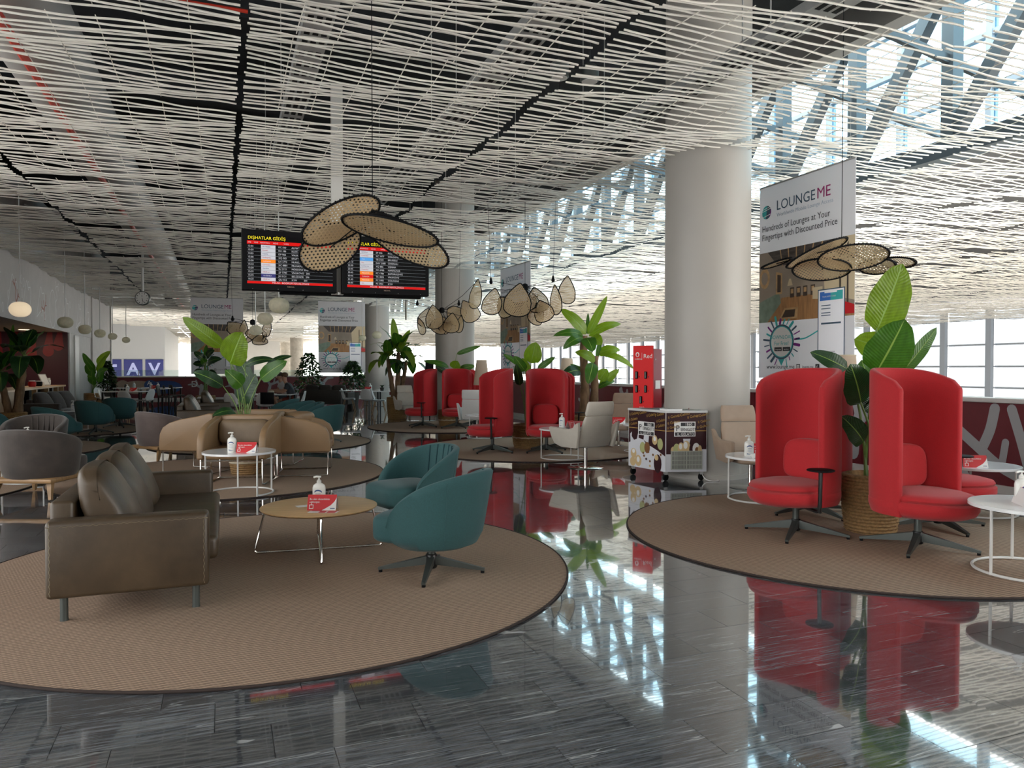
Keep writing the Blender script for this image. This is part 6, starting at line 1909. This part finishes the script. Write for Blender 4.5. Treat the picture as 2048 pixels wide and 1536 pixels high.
# ------------------------------------------------------------------ bar at the left
br_ = thing('bar_counter', 'long oak bar counter under the grey bulkhead', 'counter', (VL - 0.85, 0, 0))
CH = 0.96
MB().rbox(0.0, 0.85, 8, 29.4, CH - 0.05, CH, 0.006, 1).build('worktop', 'wood_top', br_)
MB().box(0.02, 0.80, 29.28, 29.36, 0, CH - 0.05).build('end_panel', 'wood', br_, ang=0)
MB().box(0.30, 0.78, 8, 23.0, 0, CH - 0.05).build('front_panel', 'wood', br_, ang=0)
for y in (23.6, 25.2, 26.8, 28.2):
    MB().box(0.70, 0.82, y, y + 0.12, 0, CH - 0.05).build('post', 'wood', br_, ang=0)
MB().box(0.05, 0.12, 23.0, 29.3, 0, CH - 0.05).build('inner_panel', 'ink_dark', br_, ang=0)
MB().box(0.62, 0.64, 28.3, 29.28, 0.0, CH - 0.05).build('side_fill', 'wood_dark', br_, ang=0)
gl_ = thing('display_fridge', 'glass fronted display fridge under the bar counter', 'fridge', (VL - 0.85, 0, 0))
MB().box(0.15, 0.60, 25.35, 26.75, 0.05, CH - 0.06).build('cabinet', 'black', gl_, ang=0)
MB().box(0.60, 0.61, 25.37, 26.73, 0.07, CH - 0.08).build('glass_door', 'clear_glass', gl_, ang=0)
bs_ = thing('back_bar_shelf', 'wooden back bar shelf with bottles behind the counter', 'shelf', (VL - 3.6, 0, 0))
MB().box(-0.35, 0.1, 10, 29.5, 1.10, 1.15).build('shelf_board', 'wood', bs_, ang=0)
MB().box(-0.35, 0.05, 10, 29.5, 0, 1.10).build('cabinet', 'dark_maroon', bs_, ang=0)
def bottle(label, loc, h, r_, m, cap='black'):
    t_ = thing('bottle', label, 'bottle', loc, 0, 'bottles and jars at the bar')
    MB().lathe([(r_, 0), (r_, h * 0.62), (r_ * 0.35, h * 0.78), (r_ * 0.35, h * 0.94)], 12).build('body', m, t_)
    MB().lathe([(r_ * 0.4, h * 0.94), (r_ * 0.4, h)], 10).build('cap', cap, t_)
mat('amber', (0.35, 0.18, 0.06), 0.2); mat('bottle_green', (0.03, 0.10, 0.04), 0.15); mat('jar_cream', (0.55, 0.48, 0.36), 0.4)
rb = random.Random(8)
names = ['amber', 'green', 'cream']
for k in range(14):
    mm = k % 3
    bottle('%s bottle standing on the back bar shelf behind the counter' % names[mm], (VL - 3.65, 29.0 - k * 0.62, 1.15), rb.uniform(0.28, 0.40), 0.05, ['amber', 'bottle_green', 'jar_cream'][mm])
jar_lab = ['red jar with white lid on the bar counter', 'black bowl with white rim on the bar counter', 'small white cup on the bar counter', 'tall white vase on the bar counter', 'white dispenser bottle on the bar counter', 'white carton on the bar counter']
for k, (px, m_, h, r_) in enumerate(((64, 'card_red', 0.19, 0.11), (77, 'black', 0.17, 0.11), (86, 'white_plastic', 0.12, 0.05), (94, 'white_plastic', 0.22, 0.07), (113, 'bottle_white', 0.24, 0.07), (121, 'card_white', 0.20, 0.05))):
    y_ = 22.6 + k * 0.9
    v_ = VL - 0.42
    # walk along the counter to the wanted picture column
    kx = (px - 1024) / FPX
    y_ = v_ * (CY - kx * SY) / (kx * CY + SY)
    y_ = min(28.9, max(10, y_))
    t_ = thing('counter_jar', jar_lab[k], 'jar', (v_, y_, CH), 0, 'things on the bar counter')
    MB().lathe([(r_ * 0.8, 0), (r_, h * 0.25), (r_, h * 0.7), (r_ * 0.75, h * 0.85)], 16).build('body', m_, t_)
    MB().lathe([(r_ * 0.78, h * 0.85), (r_ * 0.8, h)], 16).build('lid', 'card_white', t_)
ms = thing('menu_stand', 'slanted menu stand at the end of the bar counter', 'sign', (VL - 0.35, 28.3, CH), R(60))
MB().box(-0.16, 0.16, -0.006, 0.006, 0, 0.42).xf(Matrix.Rotation(R(-28), 4, 'X')).build('frame', 'galv', ms, ang=0)
MB().box(-0.13, 0.13, -0.009, -0.006, 0.03, 0.39).xf(Matrix.Rotation(R(-28), 4, 'X')).build('menu_sheet', 'card_white', ms, ang=0)
for k, (px, py) in enumerate(((52, 649), (92, 657))):
    q = g(px, py, BH - 0.005) if False else None
    v_ = VL - 0.9
    kx = (px - 1024) / FPX
    y_ = v_ * (CY - kx * SY) / (kx * CY + SY)
    t_ = thing('recessed_downlight', ['nearer round downlight glowing in the soffit over the bar', 'farther round downlight glowing in the soffit over the bar'][k], 'lamp', (v_, y_, BH - 0.012), 0, 'soffit downlights')
    MB().lathe([(0.20, 0), (0.24, 0.0), (0.24, 0.012), (0.20, 0.012)], 24, caps=False).build('trim_ring', 'white_metal', t_)
    MB().lathe([(0.20, 0.004), (0.01, 0.005)], 24).build('lens', 'downlight_glow', t_)
    ld = bpy.data.lights.new('downlight', 'AREA'); ld.shape = 'DISK'; ld.size = 0.34; ld.energy = 16; ld.color = (1.0, 0.84, 0.62)
    lo_ = bpy.data.objects.new('downlight', ld); COL.objects.link(lo_); lo_.parent = t_; lo_.location = (0, 0, -0.01)

# ------------------------------------------------------------------ dining tables, chairs and people at the far end
def dining_table(label, loc, rz, w=0.8, d=0.8, h=0.75, leg='black_metal'):
    t_ = thing('dining_table', label, 'table', loc, rz, 'white dining tables')
    MB().rbox(-w / 2, w / 2, -d / 2, d / 2, h - 0.03, h, 0.006, 1).build('table_top', 'white_top', t_)
    for sx in (-1, 1):
        for sy in (-1, 1):
            MB().box(sx * (w / 2 - 0.06) - 0.025, sx * (w / 2 - 0.06) + 0.025, sy * (d / 2 - 0.06) - 0.025, sy * (d / 2 - 0.06) + 0.025, 0, h - 0.03).build('leg', leg, t_, ang=0)
PDW = dining_chair('wood')
PDB = dining_chair('black_metal')
GD = 'white shell dining chairs'
dining_table('white dining table with bottle behind the left teal chairs', at(250, 25.5), face(6), 1.3, 0.8)
dining_table('white dining table nearest the left end of the far parapet', at(262, 30.3), face(6), 1.1, 0.8)
dining_table('white dining table right of the left group, before the parapet', at(310, 29.0), face(6), 0.9, 0.8)
place(PDW, 'white shell chair on wooden legs just behind the teal chairs', at(256, 23.8), face(170), GD)
place(PDW, 'white shell chair turned sideways at the leftmost dining table', at(214, 25.6), face(105), GD)
place(PDB, 'white shell chair on black legs right of the leftmost table', at(290, 25.2), face(-95), GD)
place(PDB, 'white shell chair between the two left dining tables', at(206, 27.4), face(80), GD)
for k, (px, D, m_) in enumerate(((255, 25.4, 0), (268, 30.2, 0), (302, 29.1, 0), (316, 28.8, 0))):
    place(PBOT, ['white pump bottle on the leftmost dining table beside a red card', 'white pump bottle on the dining table nearest the blue letters', 'left white bottle of two on the table before the parapet', 'right white bottle of two on the table before the parapet'][k], at(px, D, 0.75), 0, 'sanitiser bottles')
for k, (px, D) in enumerate(((267, 25.3), (309, 28.8))):
    place(PCARD, ['red tent card on the leftmost dining table', 'red tent card on the right one of the left dining tables'][k], at(px, D, 0.75), face(0), 'red tent cards')
# dark chairs further right
def dark_chair():
    t_ = thing('dark_side_chair', '', 'chair')
    MB().rbox(-0.22, 0.22, -0.22, 0.20, 0.42, 0.47, 0.02, 2).build('seat', 'dark_sofa', t_)
    mb = MB().rbox(-0.22, 0.22, -0.02, 0.02, 0.50, 0.88, 0.018, 2).xf(Matrix.Translation((0, 0.12, 0)) @ Matrix.Rotation(R(-10), 4, 'X')); mb.build('backrest', 'dark_sofa', t_)
    for sx in (-1, 1):
        for sy in (-1, 1):
            MB().tube([(sx * 0.18, sy * 0.17, 0.43), (sx * 0.21, sy * 0.21, 0)], 0.012, 6).build('leg', 'black_metal', t_)
    return t_
PDK = dark_chair()
for k, (px, D, a, lb) in enumerate(((330, 28.5, 100, 'dark side chair left of the far dining row'), (342, 29.2, 120, 'dark side chair in the middle of the far dining row'), (355, 30.0, 130, 'dark side chair at the right end of the far dining row'), (236, 31.0, -60, 'dark side chair beside the ficus at the far parapet'))):
    place(PDK, lb, at(px, D), face(a), 'dark side chairs')
dining_table('white dining table before the dark side chairs', at(333, 30.6), face(6), 1.0, 0.8)
# middle: people at a table
dining_table('dining table where the two people sit', at(548, 22.6), face(5), 1.2, 0.8)
place(PDB, 'white shell chair of the man in dark shirt', at(594, 23.2), face(-82), GD)
place(PDW, 'white shell chair behind the lime plant stalks', at(470, 21.4), face(160), GD)
place(PDB, 'white shell chair with dark cushioned back at the people table', at(533, 21.6), face(175), GD)
place(PDW, 'white shell chair at the far side of the people table', at(566, 25.4), face(-20), GD)
o = MB().rbox(-0.20, 0.20, -0.02, 0.02, 0, 0.34, 0.018, 2).build('backrest_pad', 'black', None, at(534, 21.25, 0.50), face(-4)); tag(o, 'black pad hung on the chair back at the people table', 'cushion')
hat = thing('straw_hat', 'pale straw hat lying on the people table', 'hat', at(542, 22.5, 0.75))
MB().lathe([(0.17, 0), (0.17, 0.008), (0.09, 0.012)], 20).build('brim', 'basket_band', hat); MB().lathe([(0.09, 0.01), (0.085, 0.09), (0.05, 0.105)], 18).build('crown', 'basket_band', hat)

def skin_mesh(name, verts, edges, radii, m, parent, root=0, sub=2):
    me = bpy.data.meshes.new(name)
    me.from_pydata(verts, edges, [])
    o = bpy.data.objects.new(name, me)
    COL.objects.link(o)
    o.parent = parent
    sk = o.modifiers.new('skin', 'SKIN')
    if not me.skin_vertices: me.skin_vertices.new() if hasattr(me.skin_vertices, 'new') else None
    for i, r_ in enumerate(radii):
        d = me.skin_vertices[0].data[i]
        d.radius = (r_, r_) if not isinstance(r_, tuple) else r_
        d.use_root = (i == root)
    sk.use_smooth_shade = True
    sb = o.modifiers.new('sub', 'SUBSURF'); sb.levels = sb.render_levels = sub
    me.materials.append(M[m])
    return o
def sitting_person(label, loc, rz, shirt, shorts, lean=0.12, reach=True, hairm='hair'):
    """sits facing local -y, pelvis over the seat at z 0.47"""
    t_ = thing('person', label, 'person', loc, rz, 'people at the table')
    pel = Vector((0, 0.05, 0.56)); ch = Vector((0, 0.02 - lean, 0.90)); nk = Vector((0, -0.03 - lean * 1.25, 1.10)); hd = Vector((0, -0.06 - lean * 1.35, 1.24)); ht = Vector((0, -0.05 - lean * 1.35, 1.33))
    V = [pel, ch, nk, hd, ht]; E_ = [(0, 1), (1, 2), (2, 3), (3, 4)]; RR = [(0.15, 0.11), (0.16, 0.11), 0.055, (0.078, 0.095), (0.07, 0.08)]
    for s in (-1, 1):
        i0 = len(V)
        V += [Vector((s * 0.19, ch.y + 0.0, 1.00)), Vector((s * 0.25, ch.y - 0.06, 0.80)), Vector((s * 0.14, ch.y - 0.28, 0.79)), Vector((s * 0.10, ch.y - 0.36, 0.80))]
        E_ += [(1, i0), (i0, i0 + 1), (i0 + 1, i0 + 2), (i0 + 2, i0 + 3)]; RR += [0.058, 0.043, 0.03, 0.034]
        for q in range(5):
            j = len(V)
            fx = (q - 2) * 0.018
            if q == 4:
                V += [V[i0 + 3] + Vector((-s * 0.035, -0.015, 0.02)), V[i0 + 3] + Vector((-s * 0.05, -0.045, 0.02))]
            else:
                V += [V[i0 + 3] + Vector((fx, -0.055, 0.0)), V[i0 + 3] + Vector((fx * 1.1, -0.09 + 0.006 * abs(q - 1), -0.015))]
            E_ += [(i0 + 3, j), (j, j + 1)]; RR += [0.010, 0.008]
        i1 = len(V)
        V += [Vector((s * 0.10, -0.02, 0.55)), Vector((s * 0.13, -0.42, 0.53)), Vector((s * 0.12, -0.36 + 0.1, 0.12)), Vector((s * 0.12, -0.30, 0.05)), Vector((s * 0.13, -0.42, 0.035))]
        E_ += [(0, i1), (i1, i1 + 1), (i1 + 1, i1 + 2), (i1 + 2, i1 + 3), (i1 + 3, i1 + 4)]; RR += [0.085, 0.058, 0.04, 0.042, 0.035]
    skin_mesh('body', V, E_, RR, 'skin', t_)
    # shirt with sleeves
    V = [pel + Vector((0, 0, -0.02)), pel.lerp(ch, 0.5), ch, nk + Vector((0, 0, -0.03))]; E_ = [(0, 1), (1, 2), (2, 3)]; RR = [(0.175, 0.135), (0.17, 0.13), (0.185, 0.13), 0.08]
    for s in (-1, 1):
        i0 = len(V)
        V += [Vector((s * 0.20, ch.y, 1.0)), Vector((s * 0.243, ch.y - 0.045, 0.86))]
        E_ += [(2, i0), (i0, i0 + 1)]; RR += [0.075, 0.064]
    skin_mesh('shirt', V, E_, RR, shirt, t_)
    V = [pel + Vector((0, 0.0, -0.03))]; E_ = []; RR = [(0.18, 0.14)]
    for s in (-1, 1):
        i0 = len(V)
        V += [Vector((s * 0.10, -0.05, 0.55)), Vector((s * 0.128, -0.33, 0.535))]
        E_ += [(0, i0), (i0, i0 + 1)]; RR += [0.105, 0.085]
    skin_mesh('shorts', V, E_, RR, shorts, t_)
    mb = MB().puff(0, 0, 0, 0.088, 0.105, 0.085, 2.2, 8); mb.v = [v for v in mb.v]
    mb.xf(Matrix.Translation((hd.x, hd.y + 0.025, hd.z + 0.075))); mb.build('hair', hairm, t_, ang=60)
    for s in (-1, 1):
        MB().puff(s * 0.030, hd.y - 0.088, hd.z + 0.012, 0.011, 0.008, 0.008, 2, 4).build('eye', 'ink_dark', t_)
        MB().puff(s * 0.083, hd.y + 0.01, hd.z, 0.012, 0.022, 0.032, 2, 4).build('ear', 'skin', t_)
    MB().puff(0, hd.y - 0.10, hd.z - 0.015, 0.014, 0.022, 0.026, 2, 5).build('nose', 'skin', t_)
    MB().puff(0, hd.y - 0.088, hd.z - 0.055, 0.026, 0.010, 0.007, 2, 5).build('mouth', 'shorts_red', t_)
    return t_
mat('hair_light', (0.09, 0.045, 0.02), 0.7)
sitting_person('person in a dark t-shirt and red shorts sitting at the table', at(586, 23.25), face(-84), 'shirt_dark', 'shorts_red', 0.16, True, 'hair_light')
sitting_person('person in a white shirt sitting behind the one in dark', at(570, 25.2), face(-50), 'shirt_white', 'shirt_dark', 0.10)
# sofa and shell chairs right of the people
PDS = sofa('dark_sofa', 'dark_sofa', 1.9, False)
place(PDS, 'dark sofa seen from behind below the far ficus trees', at(655, 29.0), face(175))
dining_table('white dining table with red card beside the grey column', at(722, 26.8), face(3), 1.4, 0.8)
dining_table('white dining table behind the tall banana basket', at(772, 26.0), face(3), 1.2, 0.8)
place(PDW, 'white shell chair nearest the grey column, back to us', at(738, 25.6), face(165), GD)
place(PDW, 'white shell chair turned right beside the column tables', at(758, 24.9), face(95), GD)
place(PDB, 'white shell chair half hidden by the banana basket', at(800, 25.6), face(170), GD)
place(PDW, 'white shell chair at the left end of the column tables', at(697, 26.4), face(95), GD)
place(PBOT, 'white pump bottle on the table beside the grey column', at(741, 26.8, 0.75), 0, 'sanitiser bottles')
place(PBOT, 'white pump bottle on the table behind the banana basket', at(779, 26.0, 0.75), 0, 'sanitiser bottles')
place(PCARD, 'red tent card on the table beside the grey column', at(736, 26.6, 0.75), face(0), 'red tent cards')
pt_ = thing('small_potted_plant', 'small potted plant on the table beside the grey column', 'plant', at(764, 26.2, 0.75))
MB().lathe([(0.06, 0), (0.08, 0.10), (0.06, 0.09)], 14).build('pot', 'pot_dark', pt_)
for k in range(6):
    a = k * 1.05
    leaf((0, 0, 0.09), (0.14 * math.cos(a), 0.14 * math.sin(a), 0.19), 0.06, (0, 0, 1), 'leaf_dark', pt_, arch=0.15)
# ------------------------------------------------------------------ lettering becomes plain mesh
bpy.context.view_layer.update()
dg = bpy.context.evaluated_depsgraph_get()
done = {}
for o in [q for q in bpy.data.objects if q.type == 'FONT']:
    cu = o.data
    if cu.name not in done:
        me = bpy.data.meshes.new_from_object(o.evaluated_get(dg))
        if not me.materials and cu.materials: me.materials.append(cu.materials[0])
        done[cu.name] = me
    nm = o.name.split('.')[0]
    n = bpy.data.objects.new('tmp', done[cu.name])
    COL.objects.link(n)
    n.parent = o.parent
    n.matrix_basis = o.matrix_basis.copy()
    bpy.data.objects.remove(o)
    n.name = nm
